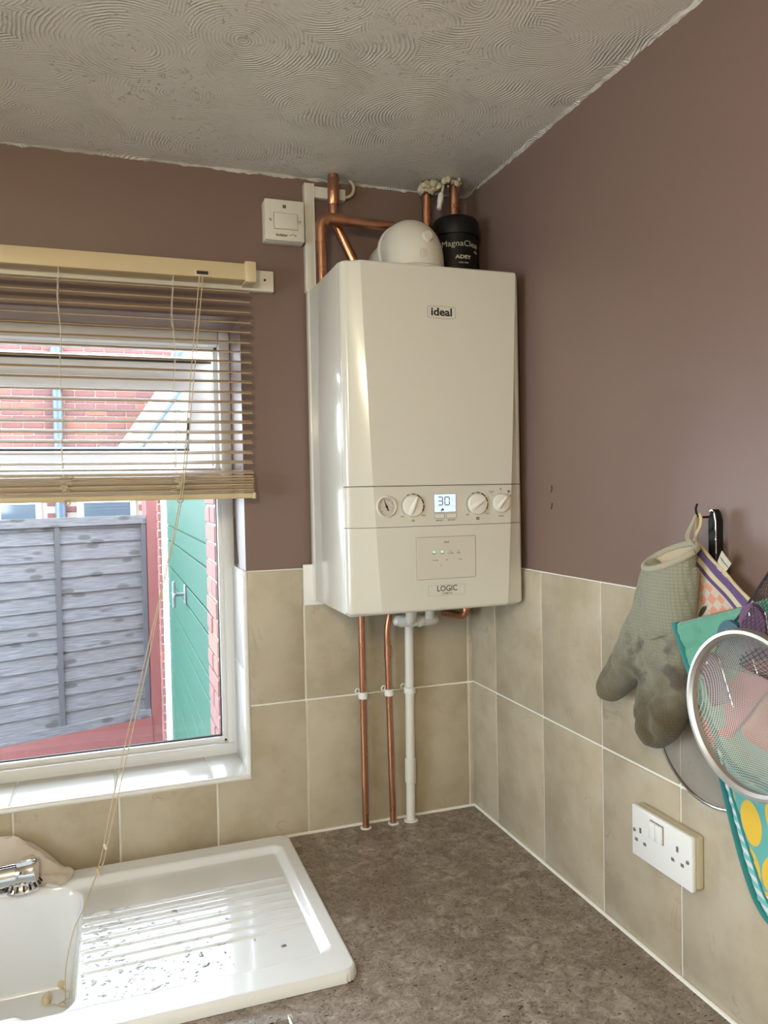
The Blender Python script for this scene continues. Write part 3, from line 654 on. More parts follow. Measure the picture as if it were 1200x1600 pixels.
# ------------------------------------------------------------------ venetian blind
BX0, BX1, BY = -2.30, -0.550, -0.046
bt = tag(obj('mounting_batten', box(B(), (-2.38, -0.019, 1.238), (-0.488, 0.0, 1.284), 0.002), 'batten', None, True, base=(-1.1, 0, 1.24)), 'white painted timber batten fixed behind the blind headrail', 'batten')
obj('screw', lathe(B(), [(0.0028, 0), (0.0028, 0.0006), (0, 0.0008)], (-0.508, -0.019, 1.263), (0, -1, 0), 10, False), 'black', bt)
bl = thing('venetian_blind', (-1.12, BY, 0.78), 'half-raised wooden venetian blind hanging over the window', 'blind')
obj('headrail', box(B(), (BX0, -0.068, 1.247), (-0.556, -0.021, 1.282), 0.0015), 'headrail', bl, True)
ec = obj('end_cap', box(B(), (-0.560, -0.071, 1.243), (-0.536, -0.020, 1.287), 0.002), 'headrail', bl, True)
cl = obj('cord_lock', box(B(), (-0.667, -0.0705, 1.247), (-0.633, -0.066, 1.262), 0.001), 'headrail', bl, True)
obj('lock_slot', box(B(), (-0.662, -0.0712, 1.2515), (-0.638, -0.0700, 1.2585)), 'gasket', cl)
sl_bm = B(); n = 10; TL = math.radians(17); prev = None
for (a, b) in ((BX0, BX1),):
    prof = [(-0.0125, 0.0), (-0.006, 0.0007), (0, 0.0009), (0.006, 0.0007), (0.0125, 0.0), (0.0125, -0.0016), (0, -0.0008), (-0.0125, -0.0016)]
    A = [sl_bm.verts.new((a, p[0], p[1])) for p in prof]; Bq = [sl_bm.verts.new((b, p[0], p[1])) for p in prof]
    for i in range(8): sl_bm.faces.new((A[i], A[(i + 1) % 8], Bq[(i + 1) % 8], Bq[i]))
    sl_bm.faces.new(A[::-1]); sl_bm.faces.new(Bq)
bmesh.ops.recalc_face_normals(sl_bm, faces=sl_bm.faces); sl_me = bpy.data.meshes.new('slat'); sl_bm.to_mesh(sl_me); sl_bm.free(); sl_me.materials.append(M['wood'])
SZ = [1.228] + [1.206 - 0.02171 * k for k in range(18)]
rs = random.Random(11)
for z in SZ:
    o = link('slat', sl_me, bl, Vector((rs.uniform(-.001, .001), BY, z)) - Vector((0, 0, 0)) - bl.location + Vector((0, 0, 0)))
    o.location.x = -bl.location.x + rs.uniform(-.001, .001); o.rotation_euler = (TL + rs.uniform(-.03, .03), rs.uniform(-.0015, .0015), 0)
for k in range(13):
    o = link('slat', sl_me, bl, (0, 0, 0)); o.location = Vector((rs.uniform(-.0018, .0012), BY + rs.uniform(-.0022, .0022), 0.7938 + 0.0029 * k)) - bl.location; o.rotation_euler = (rs.uniform(-.04, .07), rs.uniform(-.0012, .0012), 0)
br = obj('bottom_rail', box(B(), (BX0, BY - .0135, 0.7785), (-0.551, BY + .0135, 0.7905), 0.003), 'headrail', bl, True)
obj('rail_cap', box(B(), (-0.553, BY - .0145, 0.7772), (-0.546, BY + .0145, 0.7918), 0.003), 'headrail', br, True)
for lx, seed in ((-0.932, 1), (-0.711, 2), (-1.25, 3)):
    rl = random.Random(seed)
    bm = B()
    for dy in (-0.0145, 0.0145):
        pts = [(lx + 0.0025 * math.sin(z * 40 + seed) - (1.24 - z) * 0.004 * (1 if seed == 1 else 0), BY + dy, z) for z in [1.25 - 0.03 * k for k in range(15)]]
        tube(bm, pts, 0.0007, 6)
    obj('ladder_cord', bm, 'batten', bl, True)
    bm = B(); pts = [(lx + 0.006, BY - 0.015, 0.832)]
    for k in range(34): z = 0.832 - 0.036 * k / 33; pts.append((lx + 0.010 + 0.017 * rl.uniform(-1, 1) * (1 if k % 2 else 0.6) - 0.012 * (k / 33), BY - 0.0165 - rl.uniform(0, 0.004), z + rl.uniform(-.004, .004)))
    tube(bm, spline(pts, 5), 0.0011, 5); obj('ladder_tangle', bm, 'cord', bl, True)
    bm = B(); torus(bm, (lx + 0.004, BY - 0.016, 0.778), (0, 1, 0.3), 0.006, 0.0012, 16, 6); obj('cord_ring', bm, 'cord', bl, True)
# lift cords: over the headrail, down past the sill and into the bowl
def cordpath(off):
    return spline([(-0.652 + off, -0.070, 1.254), (-0.676 + off, -0.071, 1.04), (-0.7045 + off * .6, -0.072, 0.793), (-0.752 + off * .4, -0.078, 0.585), (-0.790 + off, -0.085, 0.428), (-0.846 + off * 1.3, -0.085, 0.205), (-0.8765 + off, -0.097, 0.077), (-0.884 + off, -0.104, 0.052), (-0.896, -0.125, 0.033), (-0.913, -0.190, 0.0165), (-0.9215, -0.218, 0.011), (-0.933, -0.224, -0.012), (-0.947, -0.22, -0.08), (-0.951, -0.20, -0.15), (-0.957, -0.165, -0.172), (-0.985, -0.125, -0.173), (-0.999 + off * 2, -0.10, -0.173), (-0.992, -0.085, -0.171), (-0.970, -0.094 + off, -0.172)], 10)
for off in (-0.0035, 0.0035): obj('lift_cord', tube(B(), cordpath(off), 0.0011, 6), 'cord', bl, True)
obj('cord_knot', lathe(B(), [(0.0006, -0.007), (0.0035, -0.004), (0.0030, 0.0), (0.0036, 0.004), (0.0006, 0.007)], (-0.8745, -0.096, 0.083), (-0.25, -0.1, 1), 10), 'pvc', bl, True)
obj('cord_knot', lathe(B(), [(0.0006, -0.009), (0.003, -0.005), (0.0026, 0.0), (0.003, 0.005), (0.0006, 0.008)], (-0.889, -0.113, 0.043), (-0.25, 0.6, 1), 10), 'cord', bl, True)
for c, d in (((-0.966, -0.108, -0.166), (0.5, -0.8, 0.05)), ((-0.986, -0.150, -0.166), (-0.15, -1, 0.05))):
    obj('cord_acorn', lathe(B(), [(0.002, -0.016), (0.0055, -0.013), (0.0085, -0.002), (0.009, 0.008), (0.0065, 0.014), (0.002, 0.016)], c, d, 16), 'headrail', bl, True)
obj('cord_tail', tube(B(), spline([(-0.960, -0.122, -0.171), (-0.945, -0.150, -0.171), (-0.965, -0.172, -0.171), (-0.950, -0.185, -0.170), (-0.975, -0.168, -0.170), (-0.986, -0.166, -0.168)], 8), 0.0011, 6), 'cord', bl, True)

# ------------------------------------------------------------------ boiler
XB0, XB1, ZB0, ZB1, YF, YC, YS = -0.4095, -0.0143, 0.5422, 1.2422, -0.293, -0.2805, -0.262
bo = thing('boiler', ((XB0 + XB1) / 2, -0.14, ZB0), 'white wall-hung combi boiler in the corner of the room', 'boiler')
obj('chassis', box(B(), (XB0 + .004, -0.258, ZB0 + .006), (XB1 - .003, -0.012, ZB1 - .002), 0.001), 'shadow_gap', bo)
obj('side_panel', box(B(), (XB0, YS + .0008, ZB0 + .001), (XB0 + .004, -0.030, ZB1 - .001), 0.001), 'boiler', bo, True)
obj('side_panel', box(B(), (XB1 - .004, YS + .0008, ZB0 + .001), (XB1, -0.030, ZB1 - .001), 0.001), 'boiler', bo, True)
obj('top_panel', box(B(), (XB0 + .004, YS, ZB1 - .004), (XB1 - .004, -0.012, ZB1 - .001), 0.001), 'boiler', bo, True)
obj('wall_frame', box(B(), (XB0 - .0040, -0.031, ZB0 - .001), (XB0 + .02, -0.009, ZB1 + .001), 0.002), 'boiler', bo, True)
def cover(z0, z1, rt, rb):
    """front cover: flat face between two side facets that widen towards the bottom"""
    bm = B(); loops = []; r = 0.015
    def sec(z, ins):
        t = (z - ZB0) / (ZB1 - ZB0); xl = -0.341 - 0.033 * t ** 0.8; xr = -0.062 + 0.031 * t ** 0.8; q = []
        q.append((XB0, YS)); q.append((XB0, YC + r))
        for i in range(1, 8): a = PI / 2 * i / 7; q.append((XB0 + r - r * math.cos(a), YC + r - 0.004 - (r - 0.004) * math.sin(a) + 0.004 - 0.0) if False else (XB0 + r * (1 - math.cos(a)), YC + r - r * math.sin(a)))
        q.append((xl, YF)); q.append((xr, YF))
        for i in range(7, 0, -1): a = PI / 2 * i / 7; q.append((XB1 - r * (1 - math.cos(a)), YC + r - r * math.sin(a)))
        q.append((XB1, YC + r)); q.append((XB1, YS))
        cx, cy = (XB0 + XB1) / 2, YS
        return [(cx + (x - cx) * (1 - ins / 0.19), cy + (y - cy) * (1 - ins / 0.031)) for x, y in q]
    zs = []
    for k in range(5): a = PI / 2 * k / 4; zs.append((z0 + rb * (1 - math.cos(a)), rb * (1 - math.sin(a))))
    for k in range(1, 8): zs.append((z0 + rb + (z1 - rt - z0 - rb) * k / 8, 0))
    for k in range(5): a = PI / 2 * k / 4; zs.append((z1 - rt * (1 - math.sin(a)), rt * (1 - math.cos(a))))
    for z, i in zs: loops.append([bm.verts.new((x, y, z)) for x, y in sec(z, i)])
    n = len(loops[0])
    for a, b in zip(loops, loops[1:]):
        for k in range(n - 1): bm.faces.new((a[k], a[k + 1], b[k + 1], b[k]))
        bm.faces.new((a[n - 1], a[0], b[0], b[n - 1]))
    bm.faces.new(loops[0][::-1]); bm.faces.new(loops[-1])
    for a, b in zip(loops, loops[1:]):
        for k in (9, 10): bm.edges.get((a[k], b[k])).smooth = False
    return bm
S1, S2 = 0.7975, 0.7155
up = obj('upper_cover', cover(S1 + .0007, ZB1, 0.006, 0.0005), 'boiler', bo, True, auto=0.6)
cp = obj('control_panel', cover(S2 + .0004, S1 - .0007, 0.0005, 0.0004), 'boiler_panel', bo, True, auto=0.6)
lo = obj('lower_cover', cover(ZB0, S2 - .0004, 0.0003, 0.008), 'boiler', bo, True, auto=0.6)
def outline(name, x0, x1, z0, z1, r, w, y, m, parent, arch=0.0):
    """thin rounded-rectangle line on the front"""
    def loop(i):
        pts = []
        for cx, cz, a0 in ((x1 - r, z1 - r, 0), (x0 + r, z1 - r, PI / 2), (x0 + r, z0 + r, PI), (x1 - r, z0 + r, 1.5 * PI)):
            for k in range(7): a = a0 + PI / 2 * k / 6; pts.append((cx + (r - i) * math.cos(a), cz + (r - i) * math.sin(a)))
            if arch and a0 == 0:
                for k in range(1, 10): t = k / 10; pts.append((x1 - r + (x0 - x1 + 2 * r) * t, z1 - i + arch * 4 * t * (1 - t)))
            if arch and a0 == PI:
                for k in range(1, 10): t = k / 10; pts.append((x0 + r + (x1 - x0 - 2 * r) * t, z0 + i - arch * 4 * t * (1 - t)))
        return pts
    bm = B(); A = [[bm.verts.new((x, yy, z)) for x, z in loop(i)] for i, yy in ((0, y), (0, y - .0003), (w, y - .0003), (w, y))]; n = len(A[0])
    for a, b in zip(A, A[1:]):
        for k in range(n): bm.faces.new((a[k], a[(k + 1) % n], b[(k + 1) % n], b[k]))
    return obj(name, bm, m, parent)
# maker's badge
outline('badge_border', -0.2335, -0.1705, 1.1365, 1.1595, 0.004, 0.0008, YF, 'outline', up, 0.0016)
text('badge_lettering', 'ideal', 0.0222, (-0.2018, YF, 1.1482), 'black', up, bold=0.0006, wide=1.16)
# pressure gauge
ga = obj('pressure_gauge', lathe(B(), [(0.0215, 0), (0.0215, 0.0025), (0.0195, 0.0040), (0.0178, 0.0030), (0.0175, 0.0006)], (-0.329, YF, 0.757), (0, -1, 0), 40, False), 'boiler_panel', bo, True)
obj('dial_face', lathe(B(), [(0.0180, 0.0), (0.0180, 0.0008), (0, 0.0008)], (-0.329, YF, 0.757), (0, -1, 0), 40, False), 'gauge', ga)
bm = B()
for k in range(28):
    a = math.radians(-225 + 270 * k / 27) * -1; r1 = 0.0148; r0 = 0.0120 if k % 4 == 0 else 0.0133; c, s = math.cos(a), math.sin(a)
    tube(bm, [(-0.329 + c * r0, YF - .0010, 0.757 + s * r0), (-0.329 + c * r1, YF - .0010, 0.757 + s * r1)], 0.00028 if k % 4 else 0.00045, 4)
obj('dial_marks', bm, 'black', ga); outline('dial_ring', -0.329 - .0181, -0.329 + .0181, 0.757 - .0181, 0.757 + .0181, .0180, .0007, YF - .0012, 'dim', ga)
pa = math.radians(112); c, s = math.cos(pa), math.sin(pa)
bm = B(); prism(bm, [(-0.329 + c * 0.0135, 0.757 + s * 0.0135), (-0.329 - s * 0.0014 + c * .001, 0.757 + c * 0.0014 + s * .001), (-0.329 - c * 0.009 - s * 0.0012, 0.757 - s * 0.009 + c * 0.0012), (-0.329 - c * 0.009 + s * 0.0012, 0.757 - s * 0.009 - c * 0.0012), (-0.329 + s * 0.0014 + c * .001, 0.757 - c * 0.0014 + s * .001)], lambda a, b, h: Vector((a, YF - h, b)), 0.0012, 0.0018)
lathe(bm, [(0.0026, 0.0010), (0.0026, 0.0022), (0, 0.0024)], (-0.329, YF, 0.757), (0, -1, 0), 14, False); obj('needle', bm, 'black', ga)
# rotary knobs
def knob(x, z, r, ang, arcs, name='control_knob'):
    k = obj(name, lathe(B(), [(r, 0), (r, 0.004), (r * 0.96, 0.0062), (r * 0.90, 0.0066), (0, 0.0066)], (x, YF, z), (0, -1, 0), 40, False), 'knob', bo, True)
    c, s = math.cos(ang), math.sin(ang); bm = B(); vs = []
    P = [(-0.93, 0.30, .0064), (-0.6, 0.33, .010), (0.2, 0.24, .0115), (0.88, 0.05, .0095), (0.93, 0.0, .0064)]
    L_ = []; R2 = []; T = []
    for a, b, h in P:
        L_.append(bm.verts.new((x + r * (a * c - b * s), YF - .0062, z + r * (a * s + b * c)))); R2.append(bm.verts.new((x + r * (a * c + b * s), YF - .0062, z + r * (a * s - b * c))))
        T.append((bm.verts.new((x + r * (a * c - .25 * b * s), YF - h, z + r * (a * s + .25 * b * c))), bm.verts.new((x + r * (a * c + .25 * b * s), YF - h, z + r * (a * s - .25 * b * c)))))
    for i in range(len(P) - 1):
        bm.faces.new((L_[i], L_[i + 1], T[i + 1][0], T[i][0])); bm.faces.new((T[i][0], T[i + 1][0], T[i + 1][1], T[i][1])); bm.faces.new((T[i][1], T[i + 1][1], R2[i + 1], R2[i]))
    bm.faces.new((L_[0], T[0][0], T[0][1], R2[0])); obj('grip', bm, 'knob', k, True, auto=0.5)
    outline('knob_gap', x - r - .0006, x + r + .0006, z - r - .0006, z + r + .0006, r + .0005, 0.0007, YF, 'outline', k)
    if arcs:
        bm = B(); 
        for a0, a1, w in arcs:
            A = []
            for i in range(9):
                a = math.radians(a0 + (a1 - a0) * i / 8); A.append([bm.verts.new((x + rr_ * math.cos(a), YF - .0003, z + rr_ * math.sin(a))) for rr_ in (r + .0022 - w / 2 + .0006, r + .0022 + w / 2 + .0006)])
            for p, q in zip(A, A[1:]): bm.faces.new((p[0], p[1], q[1], q[0]))
        obj('scale_arc', bm, 'black', k)
    return k
arcs = [(225, 128, 0.0007), (122, 102, 0.0015), (96, 74, 0.0018), (68, 40, 0.0021), (34, 10, 0.0023), (4, -28, 0.0024)]
k1 = knob(-0.273, 0.757, 0.0213, math.radians(66), arcs); k2 = knob(-0.1292, 0.7575, 0.0213, math.radians(32), arcs); k3 = knob(-0.0745, 0.7583, 0.0192, math.radians(50), None)
k1['label'] = 'hot water temperature knob'; k2['label'] = 'heating temperature knob'; k3['label'] = 'mode selector knob'
for x, k in ((-0.273, k1), (-0.1292, k2)):
    text('scale_lettering', 'MIN', 0.0042, (x - .0225, YF, 0.736), 'dim', cp); text('scale_lettering', 'MAX', 0.0042, (x + .0235, YF, 0.737), 'dim', cp)
text('scale_lettering', 'MODE', 0.0042, (-0.0735, YF, 0.731), 'dim', cp); text('scale_lettering', 'BOILER\nOFF', 0.0036, (-0.0955, YF, 0.781), 'dim', cp)
def tap_icon(x, z, s):
    bm = B()
    for a, b in (((-.2, 0), (.2, .2)), ((-.06, .2), (.06, .75)), ((-.5, -.05), (-.1, .1)), ((.1, -.05), (.55, .1))): box(bm, (x + a[0] * s, YF, z + a[1] * s), (x + b[0] * s, YF - .0003, z + b[1] * s))
    obj('tap_symbol', bm, 'black', cp)
def rad_icon(x, z, s):
    bm = B()
    for k in range(4): box(bm, (x + (-.45 + .26 * k) * s, YF, z - .4 * s), (x + (-.45 + .26 * k + .14) * s, YF - .0003, z + .45 * s))
    box(bm, (x - .5 * s, YF, z - .3 * s), (x + .5 * s, YF - .0003, z - .18 * s)); box(bm, (x - .5 * s, YF, z + .25 * s), (x + .5 * s, YF - .0003, z + .36 * s)); obj('radiator_symbol', bm, 'dim', cp)
tap_icon(-0.2725, 0.7262, 0.0066); rad_icon(-0.1285, 0.7275, 0.0066); tap_icon(-0.0745, 0.787, 0.006); rad_icon(-0.0555, 0.782, 0.0056); tap_icon(-0.0512, 0.7725, 0.005)
bm = B()
for x, z in ((-0.0925, 0.7745), (-0.0745, 0.7835), (-0.0562, 0.777)): lathe(bm, [(0.0007, 0), (0.0007, .0003), (0, .0003)], (x, YF, z), (0, -1, 0), 8, False)
obj('mode_dots', bm, 'black', cp)
# display
dp = obj('display', box(B(), (-0.2262, YF, 0.7430), (-0.1780, YF - .0006, 0.7795)), 'lcd', bo)
outline('display_rim', -0.2268, -0.1774, 0.7424, 0.7801, 0.001, 0.0008, YF - .0004, 'dim', dp)
SEG = {'3': 'abgcd', '0': 'abcdef'}
bm = B()
for ch_, x in (('3', -0.2125), ('0', -0.1975)):
    wv, hv, tk = 0.0050, 0.0080, 0.0015
    z = 0.7655
    S = {'a': ((-wv, hv), (wv, hv)), 'g': ((-wv, 0), (wv, 0)), 'd': ((-wv, -hv), (wv, -hv)), 'b': ((wv, hv), (wv, 0)), 'c': ((wv, 0), (wv, -hv)), 'f': ((-wv, hv), (-wv, 0)), 'e': ((-wv, 0), (-wv, -hv))}
    for q in SEG[ch_]:
        (a, b), (c, d) = S[q]; hx = tk * .6 if a == c else -tk * .35; hz = tk * .6 if b == d else -tk * .35
        box(bm, (x + min(a, c) - hx, YF - .0006, z + min(b, d) - hz), (x + max(a, c) + hx, YF - .0009, z + max(b, d) + hz))
obj('digits', bm, 'black', dp); text('degree_lettering', '°C', 0.0062, (-0.1855, YF - .0006, 0.7665), 'outline', dp)
bm = B(); box(bm, (-0.2255, YF - .0006, 0.7545), (-0.1788, YF - .0008, 0.7550)); obj('display_line', bm, 'outline', dp)
bm = B(); s_ = 0.006; x, z = -0.2075, 0.7475
for a, b in (((-.5, -.2), (.5, .25)), ((-.2, .25), (.1, .6)), ((-.6, -.55), (-.3, .1))): box(bm, (x + a[0] * s_, YF - .0006, z + a[1] * s_), (x + b[0] * s_, YF - .0008, z + b[1] * s_))
obj('tap_symbol', bm, 'black', dp)
for x0, x1, s in ((-0.2252, -0.2042, 'PREHEAT'), (-0.1982, -0.1772, 'RESTART')):
    b_ = obj('push_button', box(B(), (x0, YF, 0.7308), (x1, YF - .0012, 0.7396), 0.0006), 'knob', bo); outline('button_gap', x0 - .0006, x1 + .0006, 0.7302, 0.7402, .0007, .0006, YF, 'dim', b_)
    text('button_lettering', s, 0.0042, ((x0 + x1) / 2, YF, 0.7262), 'dim', cp)
# programmer hatch with leds
ht = obj('timer_hatch', box(B(), (-0.2662, YF + .002, 0.6070), (-0.1352, YF - .0008, 0.6925), 0.0008), 'boiler_grey', bo)
outline('hatch_gap', -0.2670, -0.1344, 0.6062, 0.6933, 0.003, 0.0007, YF, 'outline', ht); yh = YF - .0008
outline('oval_outline', -0.2460, -0.1570, 0.6280, 0.6712, 0.0214, 0.0005, yh + .0001, 'boiler_panel', ht)
text('hatch_lettering', 'ideal', 0.0066, (-0.2005, yh, 0.6815), 'dim', ht)
for x, s in ((-0.229, 'Mains'), (-0.2105, 'Timer'), (-0.192, 'Commtg'), (-0.1735, 'Status')): text('led_lettering', s, 0.0034, (x, yh, 0.6585), 'black', ht)
for x, s in ((-0.226, 'Override'), (-0.2, 'Set'), (-0.171, '+ Hour')): text('led_lettering', s, 0.0034, (x, yh, 0.6452), 'black', ht)
for x in (-0.2288, -0.2108): obj('led', lathe(B(), [(0.0017, 0), (0.0017, .0008), (0, .0012)], (x, yh, 0.6622), (0, -1, 0), 14, False), 'led', ht)
bm = B()
for x, z in ((-0.192, 0.6625), (-0.1735, 0.6625), (-0.213, 0.634)): lathe(bm, [(0.0009, 0), (0.0009, .0003), (0, .0003)], (x, yh, z), (0, -1, 0), 8, False)
obj('led_dots', bm, 'black', ht, kind='stuff')
for x in (-0.213, -0.187): obj('hatch_button', lathe(B(), [(0.0050, 0), (0.0046, .0006), (0, .0007)], (x, yh, 0.6452), (0, -1, 0), 20, False), 'boiler_grey', ht, True)
outline('plate_outline', -0.2422, -0.1600, 0.5725, 0.5942, 0.0008, 0.0004, YF, 'outline', lo)
text('model_lettering', 'LOGIC', 0.0165, (-0.2005, YF, 0.5863), 'black', lo, bold=0.0001, wide=0.93); text('model_lettering', 'COMBI c30', 0.0052, (-0.2008, YF, 0.5765), 'dim', lo, wide=0.9)
# polythene film edge left on the underside
obj('base_tray', box(B(), (XB0 + .01, -0.26, ZB0 - .006), (XB1 - .01, -0.02, ZB0 + .008), 0.003), 'boiler', bo, True)
bk = tag(obj('packing_board', box(B(), (-0.4345, -0.0165, 0.530), (-0.16, -0.0072, 0.6235), 0.001), 'trim', None, True, base=(-.42, -.01, .53)), 'pale packing board on the wall behind the lower left of the boiler', 'board')

# ------------------------------------------------------------------ flue elbow and magnetic filter on top
fl = thing('flue_elbow', (-0.205, -0.15, ZB1), 'off-white plastic flue elbow on top of the boiler', 'flue')
FX, FYy = -0.205, -0.160
bm = B(); lathe(bm, [(0.086, 0), (0.086, 0.007), (0.080, 0.012), (0.072, 0.013), (0.072, 0.022), (0.0645, 0.026)], (FX, FYy, ZB1 - .001), seg=48); obj('collar', bm, 'flue', fl, True)
path = [(FX, FYy, ZB1 + .015), (FX, FYy, ZB1 + .03)] + [(FX, FYy + 0.040 * (1 - math.cos(a)), ZB1 + 0.040 + 0.040 * math.sin(a)) for a in [PI / 2 * k / 12 for k in range(0, 13)]] + [(FX, FYy + 0.060, ZB1 + 0.080)]
bm = B(); tube(bm, path, [0.0645] * 2 + [0.064] * 11 + [0.063, 0.062, 0.062], 48); obj('elbow', bm, 'flue', fl, True)
bm = B(); tube(bm, [(FX, FYy + .052, ZB1 + .080), (FX, FYy + .056, ZB1 + .080), (FX, FYy + .062, ZB1 + .080)], [.0635, .0655, .0645], 48); obj('joint_ring', bm, 'flue', fl, True)
bm = B(); tube(bm, [(FX, FYy + .05, ZB1 + .077), (FX, 0.0, ZB1 + .077)], 0.053, 40); obj('flue_pipe', bm, 'flue', fl, True)
def on_elbow(a, ph, r=0.064):
    n_ = Vector((0, -math.cos(a), math.sin(a))); d_ = n_ * math.cos(ph) + Vector((1, 0, 0)) * math.sin(ph)
    return Vector((FX, FYy + 0.040 * (1 - math.cos(a)), ZB1 + 0.040 + 0.040 * math.sin(a))) + d_ * r
c1_, c2_ = on_elbow(0.44, 0.12), on_elbow(0.06, -0.08)
obj('test_cap', lathe(B(), [(0.0112, -0.03), (0.0112, 0.005), (0.0102, 0.007), (0, 0.007)], c1_, (0.1, -1, 0.12), 24, False), 'flue', fl, True)
obj('test_cap', lathe(B(), [(0.0098, -0.03), (0.0098, 0.001), (0, 0.002)], c2_, (0.1, -1, 0.02), 24, False), 'flue', fl, True)
obj('clip_screw', lathe(B(), [(0.0065, 0), (0.0065, 0.012), (0, 0.013)], (FX + .040, FYy - .072, ZB1 + .004), (0, -0.3, 1), 16), 'flue', fl, True)
mc = thing('magnetic_filter', (-0.080, -0.105, ZB1 + .004), 'black cylindrical magnetic filter canister beside the flue', 'filter canister')
MX, MY, MR = -0.080, -0.105, 0.0525
bm = B(); lathe(bm, [(0.044, 0), (0.0485, 0.004), (0.0485, 0.125), (MR - .001, 0.127)], (MX, MY, ZB1 + .004), seg=48, caps=True); obj('canister', bm, 'blackplastic', mc, True)
bm = B(); lathe(bm, [(MR, 0.118), (MR + .001, 0.122), (MR + .001, 0.148), (MR - .004, 0.158), (0.030, 0.166), (0.02, 0.168)], (MX, MY, ZB1 + .004), seg=48); obj('screw_cap', bm, 'blackplastic', mc, True)
ANG = math.radians(-103)
text('filter_lettering', 'MagnaClean', 0.0185, (0, 0, ZB1 + .098), 'whiteprint', mc, wide=1.12, wrap=(MX, MY, 0.0489, ANG + .12), bold=-0.0001)
text('filter_lettering', 'Micro', 0.0075, (0, 0, ZB1 + .083), 'whiteprint', mc, wrap=(MX, MY, 0.0489, ANG + .98))
text('filter_lettering', 'ADEY', 0.0110, (0, 0, ZB1 + .068), 'whiteprint', mc, wide=1.35, bold=0.00035, wrap=(MX, MY, 0.0489, ANG + .16))
text('filter_lettering', 'adey.com', 0.0062, (0, 0, ZB1 + .056), 'whiteprint', mc, wrap=(MX, MY, 0.0489, ANG + .16))

# ------------------------------------------------------------------ pipes
def collar(p, d, r, w=0.02): return tube(B(), [Vector(p) - Vector(d).normalized() * w / 2, Vector(p) + Vector(d).normalized() * w / 2], r, 20)
p = thing('copper_pipe', (-0.302, -0.030, 0), 'straight copper pipe dropping from the boiler to the worktop, leftmost below it', 'pipe')
obj('tube', tube(B(), [(-0.302, -0.030, 0.0), (-0.303, -0.030, ZB0 - .007)], 0.0078, 20), 'copper', p, True)
obj('floor_collar', lathe(B(), [(0.0135, 0), (0.0130, .0015), (0.010, .0022), (.008, .0022)], (-0.302, -0.030, 0), seg=20), 'trim', p, True)
p2 = thing('copper_pipe', (-0.2345, -0.030, 0), 'copper pipe with a bent top beside the white waste pipe below the boiler', 'pipe')
obj('tube', tube(B(), bend([(-0.2335, -0.030, 0.0), (-0.2400, -0.030, 0.462), (-0.2325, -0.031, 0.500), (-0.2325, -0.040, 0.5355)], 0.03), 0.0078, 20), 'copper', p2, True)
obj('coupling', collar((-0.2388, -0.030, 0.408), (0.01, 0, 1), 0.0090, 0.030), 'copper', p2, True)
obj('floor_collar', lathe(B(), [(0.0135, 0), (0.0130, .0015), (0.010, .0022), (.008, .0022)], (-0.2335, -0.030, 0), seg=20), 'trim', p2, True)
p3 = thing('waste_pipe', (-0.188, -0.030, 0), 'white plastic condensate waste pipe rising from the worktop to the boiler', 'pipe')
obj('tube', tube(B(), [(-0.1888, -0.030, 0.0), (-0.1838, -0.030, 0.470)], 0.0108, 20), 'pvc', p3, True)
obj('coupling', tube(B(), [(-0.1882, -0.030, 0.090), (-0.1878, -.030, .092), (-0.1872, -0.030, 0.148), (-0.1872, -0.030, 0.149)], [0.0118, 0.0132, 0.0132, 0.0115], 20), 'pvc', p3, True)
obj('elbow', tube(B(), bend([(-0.1838, -0.030, 0.465), (-0.1835, -0.032, 0.482), (-0.196, -0.075, 0.486), (-0.204, -0.10, 0.535)], 0.025), 0.0128, 20), 'pvc', p3, True)
obj('trap_body', tube(B(), [(-0.2330, -0.062, 0.490), (-0.2290, -0.062, 0.4875), (-0.216, -0.060, 0.4845), (-0.150, -0.058, 0.483), (-0.130, -0.058, 0.484), (-0.1235, -0.058, 0.485), (-0.121, -0.058, 0.486)], [0.006, 0.0115, 0.0142, 0.0142, 0.0140, 0.0105, 0.005], 20), 'pvc', p3, True)
obj('trap_band', tube(B(), [(-0.172, -0.058, 0.483), (-0.171, -0.058, 0.483), (-0.163, -0.058, 0.483), (-0.162, -0.058, 0.483)], [0.0142, 0.0156, 0.0156, 0.0142], 20), 'pvc', p3, True)
obj('trap_inlet', tube(B(), [(-0.150, -0.075, 0.490), (-0.150, -0.085, 0.536)], 0.011, 16), 'pvc', p3, True)
obj('floor_collar', lathe(B(), [(0.0175, 0), (0.0165, .002), (0.012, .0026), (.0105, .0026)], (-0.1888, -0.030, 0), seg=24), 'trim', p3, True)
for q, x, r, s in ((p, -0.3024, 0.0078, 0), (p2, -0.2376, 0.0078, 0), (p3, -0.1855, 0.0108, 0)):
    bm = B(); tube(bm, [(x, -0.030, 0.305), (x, -0.030, 0.3065), (x, -0.030, 0.3195), (x, -0.030, 0.321)], [r + .0022, r + .0036, r + .0036, r + .0022], 20); box(bm, (x - .006, -0.026, 0.305), (x + .006, -0.007, 0.321), 0.002)
    torus(bm, (x - r * 0.9, -0.012, 0.319), (0, 1, 0), 0.0055, 0.0022, 18, 8); obj('pipe_clip', bm, 'trim', q, True)
GEX, GEZ = -0.056, 0.486
pe = thing('gas_elbow', (GEX, -0.06, GEZ), 'short copper elbow under the right side of the boiler', 'pipe')
obj('tube', tube(B(), bend([(GEX, -0.075, 0.536), (GEX, -0.075, GEZ), (GEX - .016, -0.035, GEZ + .002), (GEX - .026, -0.008, GEZ + .003)], 0.02), 0.0095, 20), 'copper', pe, True)
obj('coupling', collar((GEX, -0.075, GEZ + .022), (0, 0, 1), 0.0112, 0.014), 'copper', pe, True)
